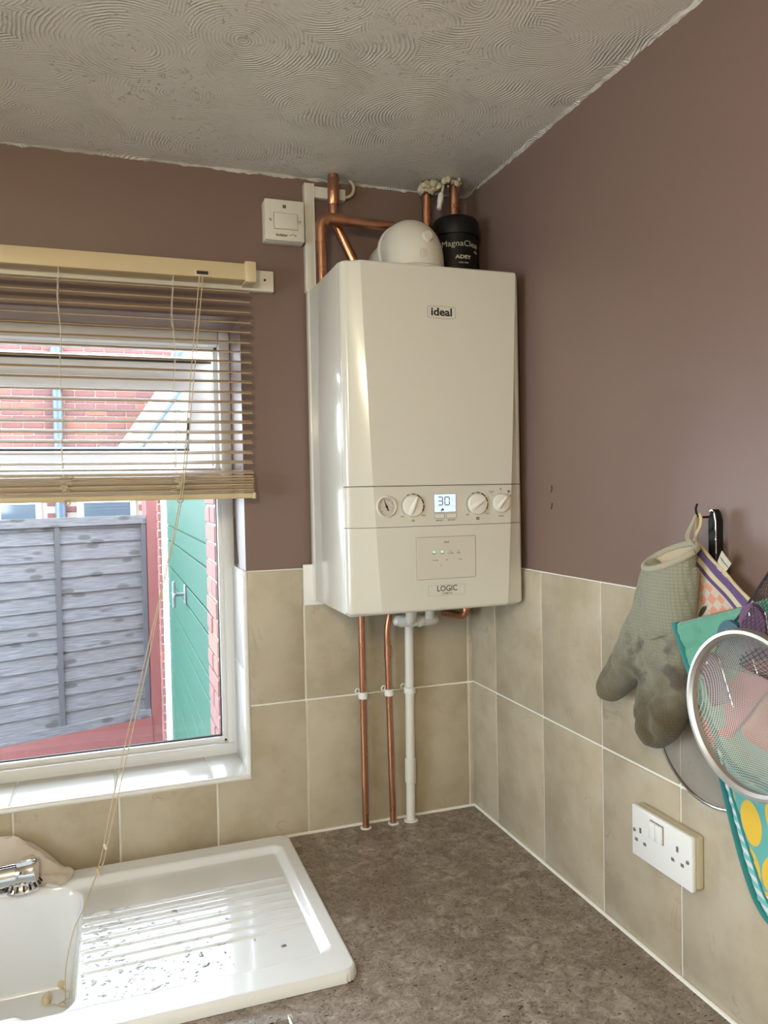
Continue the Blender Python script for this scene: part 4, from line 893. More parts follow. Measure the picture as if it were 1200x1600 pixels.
# above the boiler
e = thing('copper_pipe', (-0.391, -0.072, ZB1), 'copper pipe rising from the boiler and elbowing right towards the flue', 'pipe')
obj('tube', tube(B(), bend([(-0.391, -0.072, 1.243), (-0.391, -0.072, 1.395), (-0.17, -0.072, 1.389)], 0.034), 0.0112, 24), 'copper', e, True)
obj('elbow', tube(B(), bend([(-0.391, -0.072, 1.340), (-0.391, -0.072, 1.395), (-0.335, -0.072, 1.3935)], 0.036, 8), 0.0128, 24), 'copper', e, True)
for c, d in (((-0.391, -0.072, 1.343), (0, 0, 1)), ((-0.337, -0.072, 1.3936), (1, 0, -.03))): obj('solder_ring', collar(c, d, 0.0134, 0.003), 'copper', e, True)
v1 = thing('copper_pipe', (-0.357, -0.055, ZB1), 'copper pipe dropping from the ceiling and slanting down behind the boiler top', 'pipe')
obj('tube', tube(B(), bend([(-0.3505, -0.040, 1.512), (-0.3525, -0.040, 1.405), (-0.297, -0.045, 1.292), (-0.280, -0.045, 1.244)], 0.02), 0.0108, 24), 'copper', v1, True)
obj('coupling', tube(B(), [(-0.3515, -0.040, 1.436), (-0.3515, -0.040, 1.438), (-0.351, -0.040, 1.494), (-0.351, -0.040, 1.496)], [0.0115, 0.0130, 0.0130, 0.0115], 24), 'copper', v1, True)
v3 = thing('copper_pipe', (-0.134, -0.065, ZB1), 'copper pipe dropping from the ceiling behind the flue, below the filler lump', 'pipe')
obj('tube', tube(B(), [(-0.133, -0.065, 1.505), (-0.135, -0.065, 1.245)], 0.0108, 20), 'copper', v3, True); obj('coupling', collar((-0.134, -0.065, 1.425), (0, 0, 1), 0.0120, 0.03), 'copper', v3, True)
v4 = thing('copper_pipe', (-0.072, -0.085, ZB1 + .17), 'copper pipe dropping from the ceiling into the black filter', 'pipe')
obj('tube', tube(B(), [(-0.0720, -0.085, 1.505), (-0.0735, -0.085, 1.408)], 0.0112, 20), 'copper', v4, True); obj('coupling', collar((-0.0725, -0.085, 1.452), (0, 0, 1), 0.0126, 0.022), 'copper', v4, True); obj('solder_ring', collar((-0.0727, -0.085, 1.436), (0, 0, 1), 0.0131, 0.003), 'copper', v4, True)
# foam filler lumps, cable and connector at the ceiling
def lump(name, c, n, sp, rr0, seed, label, zflat=0.6):
    bm = B(); rl = random.Random(seed)
    for k in range(n):
        q = Vector(c) + Vector((rl.uniform(-1, 1) * sp, rl.uniform(-1, 1) * sp, rl.uniform(-1, 0.2) * sp * zflat)); r = rr0 * rl.uniform(0.5, 1.2)
        s = bmesh.ops.create_icosphere(bm, subdivisions=2, radius=r, matrix=Matrix.Translation(q))
        for v in s['verts']: v.co += (v.co - q) * 0.45 * noise.noise(v.co * 160)
    return tag(obj(name, bm, 'foam', None, True, base=c), label, 'filler')
lump('filler_lump', (-0.130, -0.070, 1.492), 26, 0.020, 0.0095, 2, 'lumpy cream filler around the ceiling pipe behind the flue')
lump('filler_lump', (-0.080, -0.088, 1.500), 18, 0.024, 0.0065, 5, 'broken plaster filler around the ceiling pipe above the black filter', .3)
cb = thing('cable_connector', (-0.112, -0.085, 1.455), 'cream cable with a white connector hanging from the ceiling between two pipes', 'cable')
obj('cable', tube(B(), spline([(-0.098, -0.085, 1.507), (-0.100, -0.087, 1.49), (-0.106, -0.088, 1.468)], 6), 0.0033, 12), 'cable', cb, True)
obj('connector', tube(B(), [(-0.1055, -0.088, 1.472), (-0.1065, -0.088, 1.470), (-0.110, -0.089, 1.452), (-0.1105, -.089, 1.450), (-0.1135, -0.090, 1.436), (-.114, -.090, 1.435)], [0.005, 0.0068, 0.0068, 0.0055, 0.0055, 0.004], 16), 'pvc', cb, True)
obj('bare_wire', tube(B(), [(-0.0985, -0.085, 1.506), (-0.0945, -0.088, 1.497)], 0.0016, 8), 'black', cb, True)
# trunking, isolator
tk = thing('cable_trunking', (-0.405, -0.01, ZB1), 'white plastic cable trunking running up beside the isolator switch', 'trunking')
obj('upright', box(B(), (-0.4135, -0.020, 1.244), (-0.3915, 0.0, 1.489), 0.0012), 'switch', tk, True); obj('lid_edge', box(B(), (-0.3925, -0.0212, 1.244), (-0.3905, -0.002, 1.489), 0.0005), 'switch', tk, True)
obj('branch', box(B(), (-0.3905, -0.018, 1.459), (-0.3155, 0.0, 1.484), 0.0012), 'switch', tk, True)
lc = tag(obj('looped_cable', tube(B(), spline([(-0.322, -0.012, 1.470), (-0.310, -0.016, 1.468), (-0.299, -0.018, 1.476), (-0.2955, -0.018, 1.490), (-0.299, -0.017, 1.500), (-0.306, -0.016, 1.507)], 8), 0.0038, 14), 'cable', None, True, base=(-.31, -.015, 1.47)), 'short loop of cream cable from the trunking end into the ceiling', 'cable')
iso = thing('isolator_switch', (-0.463, -0.015, 1.347), 'square white boiler isolator switch on the mauve wall', 'switch')
obj('back_box', box(B(), (-0.5085, -0.024, 1.3485), (-0.4185, 0.0, 1.4375), 0.003), 'switch', iso, True)
pt = obj('face_plate', box(B(), (-0.5075, -0.034, 1.3495), (-0.4175, -0.0235, 1.4400), 0.003, 3), 'switch', iso, True)
ro = obj('rocker', box(B(), (-0.487, -0.0362, 1.375), (-0.4345, -0.033, 1.4095), 0.001), 'switch', iso, True); outline('rocker_gap', -0.4878, -0.4337, 1.3742, 1.4103, 0.001, 0.0009, -0.0340, 'dim', iso)
for x, z in ((-0.4962, 1.3935), (-0.4292, 1.3925)):
    s = obj('screw', lathe(B(), [(0.0036, 0), (0.0034, 0.0012), (0, 0.0018)], (x, -0.034, z), (0, -1, 0), 16, False), 'steel', iso, True)
text('isolator_lettering', 'Isolator', 0.0085, (-0.4705, -0.0341, 1.3615), 'black', iso, bold=0.0002)
bm = B(); y = -0.0343
tube(bm, [(-0.4535, y, 1.3625), (-0.4475, y, 1.3628)], 0.0004, 5); tube(bm, [(-0.4475, y, 1.3628), (-0.4425, y, 1.3668)], 0.0004, 5); tube(bm, [(-0.4430, y, 1.3625), (-0.4375, y, 1.3622)], 0.0008, 5); obj('switch_symbol', bm, 'black', iso)
bm = B()
for k in range(4):
    a = PI / 4 + PI / 2 * k; lathe(bm, [(0.0019, 0), (0.0019, .0003), (0, .0003)], (-0.4635 + .0026 * math.cos(a), -0.0340, 1.4245 + .0026 * math.sin(a)), (0, -1, 0), 10, False)
obj('fan_symbol', bm, 'black', iso)

# ------------------------------------------------------------------ double socket on the right wall (faces -x)
so = thing('double_socket', (-0.015, -0.731, 0.17), 'white double wall socket with two rocker switches on the tiles', 'socket')
S0, S1_, Q0, Q1 = 0.660, 0.803, 0.1690, 0.2545   # along the wall, height
obj('pattress', box(B(), (-0.026, -S1_ + .001, Q0 + .001), (-0.007, -S0 - .001, Q1 - .001), 0.005, 3), 'cable', so, True)
obj('face_plate', box(B(), (-0.033, -S1_, Q0), (-0.0235, -S0, Q1), 0.003, 3), 'socket', so, True)
for s in (0.7165, 0.7320):
    o = obj('rocker_switch', box(B(), (-0.0385, -s - .0072, 0.2165), (-0.0325, -s + .0072, 0.2450), 0.0015), 'socket', so, True)
bm = B()
obj('rocker_gap', box(B(), (-0.0334, -0.7402, 0.2155), (-0.0329, -0.7083, 0.2460)), 'slot', so)
def slot(s, z, ws, wz): obj('pin_hole', box(B(), (-0.0334, -s - ws / 2, z - wz / 2), (-0.0325, -s + ws / 2, z + wz / 2)), 'slot', so)
for s in (0.6830, 0.7715): slot(s, 0.2170 if s < .7 else 0.2240, 0.0048, 0.0088); slot(s - .0105, 0.1985 if s < .7 else 0.2035, 0.0068, 0.0052); slot(s + .0108, 0.1985 if s < .7 else 0.2035, 0.0068, 0.0052)
for s in (0.6685, 0.7945):
    obj('screw', lathe(B(), [(0.0034, 0), (0.0030, 0.0012), (0, 0.0016)], (-0.033, -s, 0.2135), (-1, 0, 0), 16, False), 'steel', so, True)

# ------------------------------------------------------------------ kitchen things hanging on the right wall
def RW(x0): return lambda a, b, h: Vector((x0 - h, -a, b))
# splatter screen with a black handle
ss = thing('splatter_screen', (-0.014, -0.82, 0.31), 'round wire splatter screen with a black handle hanging flat on the wall', 'splatter screen')
obj('rim', torus(B(), (-0.016, -0.822, 0.4295), (1, 0, 0), 0.1195, 0.0032, 72, 10), 'chrome', ss, True)
bm = B(); uvl = bm.loops.layers.uv.new('UVMap'); ring = [bm.verts.new((-0.016, -0.822 + 0.119 * math.cos(2 * PI * k / 64), 0.4295 + 0.119 * math.sin(2 * PI * k / 64))) for k in range(64)]; f = bm.faces.new(ring)
for l in f.loops: l[uvl].uv = (l.vert.co.y, l.vert.co.z)
obj('gauze', bm, 'gauze2', ss)
hp = [(0.8335, 0.54), (0.8335, 0.735), (0.8348, 0.743), (0.8378, 0.7498), (0.8417, 0.7525), (0.8456, 0.7498), (0.8487, 0.743), (0.8500, 0.735), (0.8500, 0.54)]
bm = B(); prism(bm, hp, RW(0), 0.012, 0.024); bmesh.ops.bevel(bm, geom=list(bm.edges), offset=0.0015, segments=1, affect='EDGES'); h_ = obj('handle', bm, 'blackplastic', ss, True)
obj('handle_edge', tube(B(), [(-0.0245, -a, b) for a, b in [(0.8490, 0.56), (0.8490, 0.735), (0.8462, 0.7472), (0.8415, 0.7510), (0.838, 0.749)]], 0.0009, 6), 'chrome', h_, True)
# hook
hk = thing('wall_hook', (-0.01, -0.829, 0.73), 'dark wire hook holding the oven mitt loop', 'hook')
obj('stem', tube(B(), spline([(0.0, -0.826, 0.742), (-0.02, -0.826, 0.740), (-0.036, -0.827, 0.742), (-0.043, -0.830, 0.752), (-0.044, -0.834, 0.760)], 6), 0.0016, 8), 'blackplastic', hk, True)
obj('plate', box(B(), (-0.003, -0.832, 0.736), (0, -0.820, 0.748), 0.001), 'blackplastic', hk, True)
# floral pot holder
fp = thing('pot_holder', (-0.028, -0.815, 0.50), 'floral pot holder with peach checks and purple edge stripes behind the mitt', 'pot holder')
c0 = Vector((0.8135, 0.7070)); eu = Vector((0.105, -0.077)).normalized(); ev = Vector((-eu.y * -1, 0)) ; ev = Vector((eu.y, -eu.x))
def FPp(u, v): q = c0 + eu * u + ev * v; return (q.x, q.y)
po_ = []
cs = [(0, 0), (0.19, 0), (0.19, 0.19), (0, 0.19)]
for (a, b), (c, d) in zip(cs, cs[1:] + cs[:1]):
    for k in range(16): po_.append(FPp(a + (c - a) * k / 16, b + (d - b) * k / 16))
def inv(a, b): q = Vector((a, b)) - c0; return (q.dot(eu), q.dot(ev))
def fold(a, b, d): return 0.004 * noise.noise(Vector((a * 22, b * 22, 2)))
obj('pad', pillow(po_, 0.007, 0.008, 0.008, RW(0.0 - 0.030), uvf=inv, relief=fold), 'check', fp, True)
obj('edge_binding', tube(B(), [(-0.0325 + 0.0015 * math.sin(k), -FPp(0.19 * k / 20, 0)[0], FPp(0.19 * k / 20, 0)[1]) for k in range(21)], 0.0022, 8), 'loop', fp, True)
obj('hanging_loop', tube(B(), spline([(-0.031, -0.8135, 0.706), (-0.033, -0.820, 0.715), (-0.036, -0.831, 0.728), (-0.036, -0.832, 0.740), (-0.034, -0.826, 0.7445), (-0.032, -0.8195, 0.735), (-0.031, -0.8155, 0.707)], 6), [0.0024] * 37, 8), 'loop', fp, True)
lb = [(0.858, 0.677), (0.8705, 0.6940), (0.8845, 0.6765), (0.872, 0.662)]
bm = B(); prism(bm, lb, lambda a, b, h: Vector((-0.030 - h - 0.25 * max(0, b - 0.68), -a, b)), 0.0, 0.0007); lab = obj('care_label', bm, 'labelcloth', fp)
bm = B()
for k in range(5):
    s0, z0 = 0.8655 + 0.0022 * k, 0.6850 - 0.0025 * k; tube(bm, [(-0.0310 - 0.25 * max(0, z0 - .68), -s0, z0), (-0.0310 - .25 * max(0, z0 - .673), -s0 - 0.006, z0 - .0055)], 0.0004, 4)
obj('label_print', bm, 'dim', lab)
# oven mitt
mi = thing('oven_mitt', (-0.05, -0.76, 0.38), 'stained grey-green quilted oven mitt hanging by its loop', 'oven mitt')
mo = smooth_outline([(0.751, 0.676), (0.775, 0.668), (0.800, 0.665), (0.825, 0.664), (0.847, 0.672), (0.849, 0.650), (0.845, 0.625), (0.842, 0.600), (0.838, 0.570), (0.836, 0.545), (0.838, 0.520), (0.836, 0.491), (0.828, 0.456), (0.810, 0.418), (0.787, 0.395), (0.762, 0.382), (0.739, 0.381), (0.724, 0.398), (0.7185, 0.427), (0.722, 0.460), (0.729, 0.480), (0.709, 0.466), (0.676, 0.440), (0.650, 0.427), (0.627, 0.426), (0.616, 0.441), (0.622, 0.464), (0.647, 0.497), (0.673, 0.535), (0.699, 0.571), (0.716, 0.601), (0.730, 0.636)], 0.006, 5)
def quilt(a, b, d):
    p = abs(((a + b) / 0.062) % 1 - .5); q = abs(((a - b * 1.0) / 0.062) % 1 - .5); g = min(0.5 - p, 0.5 - q) * 0.062
    dim = -0.0035 * math.exp(-(g / 0.0035) ** 2) * min(1, d / 0.012)
    wr = 0.007 * noise.noise(Vector((a * 22, b * 14, 1))) + 0.004 * noise.noise(Vector((a * 50, b * 45, 7)))
    return (wr * min(1, d / 0.015)) + dim
obj('shell', pillow(mo, 0.026, 0.034, 0.0045, RW(-0.060), relief=quilt, back=0.8), 'mitt', mi, True, auto=2.5)
# cuff opening: an oval rim tipped towards the room, with the lining inside
rim = []
for k in range(40):
    t = 2 * PI * k / 40; a = 0.7995 + 0.0480 * math.cos(t); b = 0.682 + 0.010 * math.cos(t) + 0.0165 * math.sin(t) ; x = -0.064 + 0.027 * math.sin(t)
    rim.append((x, -a, b))
bm = B(); tube(bm, rim + rim[:1], 0.0052, 10, False); obj('cuff_binding', bm, 'mitt_rim', mi, True)
bm = B(); n = 40; lay = []; uvl = bm.loops.layers.uv.new('UVMap')
for s, dz, sh in ((1.0, 0, 0), (1.03, -0.012, -0.001), (1.03, -0.030, -0.002), (1.02, -0.05, -0.004), (0.98, -0.075, -0.006), (0.88, -0.105, -0.008)):
    lay.append([bm.verts.new((-0.066 + (q[0] + 0.064) * s * (1 - 0.06 * (-dz / 0.105)), -0.7995 - sh + (q[1] + 0.7995) * s, q[2] + dz - 0.4 * (q[1] + 0.7995) * (-dz / 0.105) * 0 + 0.0016 * noise.noise(Vector((k_ * .6, dz * 90, 2))))) for k_, q in enumerate(rim)])
for a, b in zip(lay, lay[1:]):
    for k in range(n):
        f = bm.faces.new((a[k], a[(k + 1) % n], b[(k + 1) % n], b[k]))
        for l in f.loops: l[uvl].uv = (-l.vert.co.y, l.vert.co.z)
obj('cuff', bm, 'mitt', mi, True)
bm = B(); lay = []
for s, dz in ((0.93, 0.001), (0.86, -0.008), (0.6, -0.020), (0.2, -0.024)): lay.append([bm.verts.new((-0.064 + (q[0] + 0.064) * s + 0.003 * noise.noise(Vector((k * .7, dz * 300, 0))), -0.7995 + (q[1] + 0.7995) * s, q[2] + dz + 0.005 * noise.noise(Vector((k * .5, dz * 200, 3))))) for k, q in enumerate(rim)])
for a, b in zip(lay, lay[1:]):
    for k in range(n): bm.faces.new((a[k], a[(k + 1) % n], b[(k + 1) % n], b[k]))
bm.faces.new(lay[-1]); obj('lining', bm, 'mitt_lining', mi, True)
for dy in (-0.002, 0.003): obj('hanging_loop', tube(B(), spline([(-0.056, -0.838 - dy, 0.700), (-0.050, -0.820 - dy, 0.712), (-0.044, -0.824 - dy * .5, 0.732), (-0.040, -0.827, 0.744)], 8), 0.0019, 8), 'mitt_rim', mi, True)
obj('loose_thread', tube(B(), spline([(-0.062, -0.686, 0.545), (-0.066, -0.676, 0.540), (-0.064, -0.680, 0.534), (-0.068, -0.672, 0.529), (-0.064, -0.670, 0.523)], 6), 0.0009, 5), 'pinkred', mi, True)
# mint quilted pot holder
mp = thing('pot_holder', (-0.055, -0.92, 0.36), 'mint green quilted pot holder with teal binding beside the mitt', 'pot holder')
mo2 = smooth_outline([(0.843, 0.591), (0.870, 0.600), (0.897, 0.610), (0.954, 0.630), (1.006, 0.652), (1.05, 0.668), (1.068, 0.660), (1.07, 0.60), (1.07, 0.50), (1.066, 0.42), (1.05, 0.402), (0.994, 0.404), (0.950, 0.414), (0.928, 0.432), (0.913, 0.456), (0.898, 0.483), (0.886, 0.506), (0.874, 0.529), (0.858, 0.561), (0.846, 0.584)], 0.006, 5)
def mint_x(a): return -0.090 + 0.022 * sst(0.86, 1.03, a)
def quilt2(a, b, d):
    p = abs(((a * 0.93 + b * .45) / 0.052) % 1 - .5); q = abs(((a * .3 - b) / 0.060) % 1 - .5); g = min(0.5 - p, 0.5 - q) * 0.055
    return -0.0055 * math.exp(-(g / 0.0034) ** 2) * min(1, d / 0.01) + 0.004 * noise.noise(Vector((a * 18, b * 18, 5)))
obj('pad', pillow(mo2, 0.007, 0.010, 0.005, lambda a, b, h: Vector((mint_x(a) - h, -a, b)), relief=quilt2), 'mint', mp, True, auto=2.5)
eb = [(0.8435, 0.592), (0.858, 0.561), (0.874, 0.529), (0.886, 0.506), (0.898, 0.483), (0.913, 0.456), (0.928, 0.432), (0.950, 0.414), (0.994, 0.404)]
obj('edge_binding', tube(B(), spline([(mint_x(a) - .003, -a, b) for a, b in eb], 5), 0.0056, 10), 'teal', mp, True)
# lemon double glove
lg = thing('oven_glove', (-0.045, -0.97, 0.21), 'teal lemon-print oven glove with striped lining hanging below the sieve', 'oven glove')
ln_o = smooth_outline([(0.872, 0.43), (0.876, 0.395), (0.894, 0.339), (0.914, 0.285), (0.933, 0.245), (0.947, 0.226), (0.965, 0.214), (1.00, 0.205), (1.04, 0.214), (1.06, 0.25), (1.065, 0.34), (1.065, 0.44), (0.98, 0.45)], 0.008, 5)
obj('back_layer', pillow(ln_o, 0.006, 0.008, 0.008, RW(-0.044), back=0.6), 'stripe', lg, True)
bo_l = [(0.872, 0.43), (0.876, 0.395), (0.894, 0.339), (0.914, 0.285), (0.933, 0.245), (0.947, 0.226), (0.965, 0.214), (1.00, 0.205), (1.04, 0.214)]
obj('back_binding', tube(B(), spline([(-0.048, -a, b) for a, b in bo_l], 6), 0.0042, 10), 'teal', lg, True)
fo_ = [(0.893, 0.44), (0.896, 0.400), (0.911, 0.360), (0.926, 0.325), (0.943, 0.290), (0.958, 0.260), (0.972, 0.243), (1.0, 0.232), (1.04, 0.236), (1.06, 0.27), (1.062, 0.34), (1.062, 0.44), (0.98, 0.445)]
obj('front_layer', pillow(smooth_outline(fo_, 0.007, 5), 0.012, 0.016, 0.007, RW(-0.0505), back=0.3), 'lemon', lg, True)
obj('front_binding', tube(B(), spline([(-0.0535, -a, b) for a, b in fo_[:9]], 6), 0.0042, 10), 'teal', lg, True)
# net bag with handled things in it
nb = thing('net_bag', (-0.08, -0.97, 0.42), 'black string net bag hanging over the mint pot holder', 'net bag')
def net_pt(s, t):
    """s across 0..1, t down 0..1"""
    wd = 0.012 + 0.17 * sst(0, 1, t) ** 0.8; c = 1.040 - 0.060 * t; a = c + (s - 0.5) * wd * 1.15; z = 0.745 - 0.30 * t
    le = 0; return Vector((-0.074 - 0.016 * math.sin(PI * s) * sst(0, .5, t), -a, z))
LEFT = [(1.056, 0.735), (1.023, 0.688), (0.994, 0.650), (0.973, 0.624), (0.940, 0.586), (0.926, 0.560), (0.922, 0.550)]
lsp = spline([(a, b, 0) for a, b in LEFT], 8)
def net_pt(s, t):
    k = min(len(lsp) - 1.001, t * (len(lsp) - 1)); i = int(k); p = lsp[i].lerp(lsp[i + 1], k - i); right = 1.068 + 0.045 * sst(0, .6, t)
    a = p.x + (right - p.x) * s; return Vector((-0.100 - 0.014 * math.sin(PI * min(1, s * 1.2)) * sst(0, .4, t) * sst(1.0, .75, t), -a, p.y + 0.02 * s * (1 - t)))
bm = B(); NS = 17; NTt = 22
for k in range(-NTt, NS + 1):
    for sg in (1, -1):
        pts = []
        for j in range(0, 46):
            t = j / 45; s = (k / NS + sg * 0.0 + (t * NTt / NS if sg == 1 else 0)) if sg == 1 else ((k + NTt) / NS - t * NTt / NS)
            s = s if sg == 1 else s
            if 0 <= s <= 1: pts.append(net_pt(s, t))
        if len(pts) > 2: tube(bm, pts, 0.00036, 3, False)
obj('netting', bm, 'net', nb)
bm = B()
for off in (0, 0.0016): tube(bm, [net_pt(0, j / 40) + Vector((0, off, 0)) for j in range(41)], 0.0009, 6)
obj('draw_cord', bm, 'net', nb, True)
obj('hook_ring', torus(B(), (-0.098, -1.062, 0.752), (1, 0, 0), 0.012, 0.0015, 20, 6), 'net', nb, True)
def capsule_handle(name, a, b, wdt, m, label, x=-0.082, th=0.006, cat='utensil'):
    a, b = Vector(a), Vector(b); d = (b - a).normalized(); nn = Vector((-d.y, d.x)); L = (b - a).length; r = wdt / 2; P = []
    for k in range(13): t = PI / 2 + PI * k / 12; P.append(a + d * (r + r * math.cos(t)) + nn * r * math.sin(t))
    P.append(b - nn * r * 0.95); P.append(b + nn * r * 0.95)
    o = thing(name, (x, -b.x, b.y), label, cat)
    bm = B(); prism(bm, [(q.x, q.y) for q in P], RW(x), 0, th); bmesh.ops.bevel(bm, geom=list(bm.edges), offset=0.0014, segments=2, affect='EDGES'); obj('handle', bm, m, o, True)
    obj('rivet', lathe(B(), [(0.0024, 0), (0.0022, .0008), (0, .001)], (x - th, -(a + d * 0.014).x, (a + d * 0.014).y), (-1, 0, 0), 12, False), 'wire', o, True)
    w0 = a + d * 0.03 - nn * r * 0.4; w1 = a + d * min(L, 0.075) - nn * r * 1.05
    sgn = 1
    obj('wire', tube(B(), [(x - th * .5, -(a + d * .012 + nn * r * 1.03).x, (a + d * .012 + nn * r * 1.03).y), (x - th * .8, -(a + d * .075 + nn * r * 1.10).x, (a + d * .075 + nn * r * 1.10).y)], 0.0009, 6), 'wire', o, True)
    return o
capsule_handle('kitchen_utensil', (0.990, 0.6400), (1.003, 0.572), 0.041, 'purple', 'purple round-ended plastic handle, topmost inside the black net', x=-0.099)
capsule_handle('kitchen_utensil', (0.9480, 0.6120), (0.972, 0.560), 0.045, 'petrol', 'petrol blue round-ended plastic handle between the two purple ones', x=-0.0985)
capsule_handle('kitchen_utensil', (0.9130, 0.5640), (0.940, 0.500), 0.038, 'purple', 'purple plastic handle partly hidden by the left sieve rim', x=-0.098)
capsule_handle('kitchen_utensil', (0.9000, 0.4440), (1.030, 0.600), 0.046, 'pinkred', 'pink-red plastic handle seen through the sieve gauze', x=-0.0855, th=0.003)
ob = smooth_outline([(0.953, 0.470), (0.975, 0.500), (1.00, 0.530), (1.035, 0.525), (1.045, 0.48), (1.01, 0.455), (0.975, 0.455)], 0.006, 5)
tag(obj('plastic_utensil', pillow(ob, 0.006, 0.010, 0.006, RW(-0.082)), 'orange', None, True, base=(-0.082, -.97, .45)), 'orange plastic utensil head behind the sieve gauze', 'utensil')
# sieve
sv = thing('sieve', (-0.135, -1.022, 0.413), 'large round steel sieve with fine gauze hanging in front of the pot holders', 'sieve')
SC_, SR, SXp = (-1.0290, 0.5165), 0.0955, -0.146
bm = B(); prof = []
ax_ = Vector((1, 0, 0)); lathe(bm, [(SR - .0045, 0.007), (SR - .005, -0.001), (SR - .001, -0.0040), (SR + .003, -0.0035), (SR + .0048, 0.000), (SR + .0048, 0.005), (SR - .0045, 0.007)], (SXp, SC_[0], SC_[1]), (1, 0, 0), 80, False); obj('rim', bm, 'sieverim', sv, True)
bm = B(); uvl = bm.loops.layers.uv.new('UVMap'); rings = []
for i in range(13):
    t = PI / 2 * i / 12; r = SR * math.cos(t) * .985 + 1e-4; rings.append([bm.verts.new((SXp + 0.050 * math.sin(t) ** 0.9, SC_[0] + r * math.cos(2 * PI * k / 56), SC_[1] + r * math.sin(2 * PI * k / 56))) for k in range(56)])
for a, b in zip(rings, rings[1:]):
    for k in range(56):
        f = bm.faces.new((a[k], a[(k + 1) % 56], b[(k + 1) % 56], b[k]))
        for l in f.loops: l[uvl].uv = (l.vert.co.y, l.vert.co.z)
obj('gauze_bowl', bm, 'gauze', sv, True)
obj('handle', tube(B(), bend([(SXp, SC_[0] - SR, SC_[1] + .02), (SXp + .02, SC_[0] - SR - .05, SC_[1] + .10), (-0.05, SC_[0] - SR - .06, 0.78)], 0.03), 0.005, 12), 'sieverim', sv, True)

# ------------------------------------------------------------------ ceiling lamp of the room (behind the camera)
LPX, LPY, LPZ = -1.25, -2.10, 1.24
lm = thing('pendant_lamp', (LPX, LPY, ZC), 'round glass pendant lamp hanging from the ceiling behind the camera', 'lamp')
obj('ceiling_rose', lathe(B(), [(0.05, 0), (0.05, 0.012), (0.02, 0.03)], (LPX, LPY, ZC), (0, 0, -1), 32), 'whitepaint', lm, True)
obj('flex', tube(B(), [(LPX, LPY, ZC - .02), (LPX, LPY, LPZ + .10)], 0.004, 10), 'whitepaint', lm, True)
obj('lamp_shade', lathe(B(), [(0.02, -0.105), (0.045, -0.095)] + [(0.105 * math.sin(a), -0.105 * math.cos(a)) for a in [PI * k / 14 for k in range(3, 14)]] + [(0, 0.105)], (LPX, LPY, LPZ), (0, 0, -1), 32, False), 'lampglass', lm, True)

# ------------------------------------------------------------------ outside
# unseen upper storey of this house, added to block sky light over the garden
bm = B(); box(bm, (-4.2, -3.4, ZC + .12), (3.0, 0.24, 5.0)); struct(obj('unseen_wall_upper', bm, 'brickfar'))
GZ = -2.1
bm = B(); box(bm, (-14, -10, GZ - .1), (8, 16, GZ)); struct(obj('ground', bm, 'paving'))
# fence panel
FA, FBp = Vector((-1.816, 6.189)), Vector((-0.535, 6.627)); fd = (FBp - FA).normalized(); fn = Vector((fd.y, -fd.x)); FBp = FBp + fd * 0.0
FZ0, FZ1 = -1.50, 0.598; FL = 2.3
def FP(s, n, z): q = FBp - fd * s + fn * n; return Vector((q.x, q.y, z))
fe = thing('garden_fence', FP(FL / 2, 0, FZ0), 'weathered grey overlapping-board fence panel outside the window', 'fence')
zb_ = FZ0 + 0.06; k = 0; rf = random.Random(5)
while zb_ < FZ1 - 0.08:
    h = rf.uniform(0.125, 0.165); h = min(h, FZ1 - 0.06 - zb_) if zb_ + h > FZ1 - 0.09 else h
    bm = B(); prev = None; ns = 26; ph = rf.uniform(0, 50); tilt = rf.uniform(-.008, .008)
    for i in range(ns + 1):
        s = FL * i / ns; wv = 0.007 * noise.noise(Vector((s * 2.2, ph, 0))) + 0.003 * noise.noise(Vector((s * 9, ph, 1))) + tilt * (s - 1)
        r_ = [bm.verts.new(FP(s, n_, z)) for n_, z in ((0.018, zb_ + wv), (0.030, zb_ + wv), (0.012, zb_ + h + 0.02), (0.0, zb_ + h + 0.02))]
        if prev:
            for q in range(4): bm.faces.new((prev[q], prev[(q + 1) % 4], r_[(q + 1) % 4], r_[q]))
        else: bm.faces.new(r_[::-1])
        prev = r_
    bm.faces.new(prev); obj('board', bm, 'fence', fe); zb_ += h
def fbar(name, s0, s1, n0, n1, z0, z1, m, parent):
    bm = B(); a = [FP(s, n_, z) for s in (s0, s1) for n_ in (n0, n1) for z in (z0, z1)]; v = [bm.verts.new(q) for q in a]
    for f in ((0, 1, 3, 2), (4, 6, 7, 5), (0, 4, 5, 1), (2, 3, 7, 6), (0, 2, 6, 4), (1, 5, 7, 3)): bm.faces.new([v[i] for i in f])
    return obj(name, bm, m, parent)
fbar('batten', -.005, 0.040, 0.0, 0.052, FZ0, FZ1 - .03, 'fence_dark', fe); fbar('batten', 0.845, 0.890, 0.0, 0.052, FZ0, FZ1 - .05, 'fence_dark', fe); fbar('batten', 1.7, 1.745, 0.0, 0.05, FZ0, FZ1 - .05, 'fence_dark', fe)
fbar('top_rail', -.01, FL, 0.0, 0.060, FZ1 - .085, FZ1, 'fence', fe); fbar('bottom_rail', -.01, FL, 0.0, 0.056, FZ0, FZ0 + .085, 'fence', fe)
tag(fbar('gravel_board', -0.013, FL + .3, -0.03, 0.07, GZ, FZ0 - .002, 'redpaint', None), 'red painted board along the foot of the fence', 'board')
tag(fbar('fence_post', -0.135, -0.015, -0.06, 0.055, GZ, 1.1, 'redpaint', None), 'red painted post at the right end of the fence', 'post')
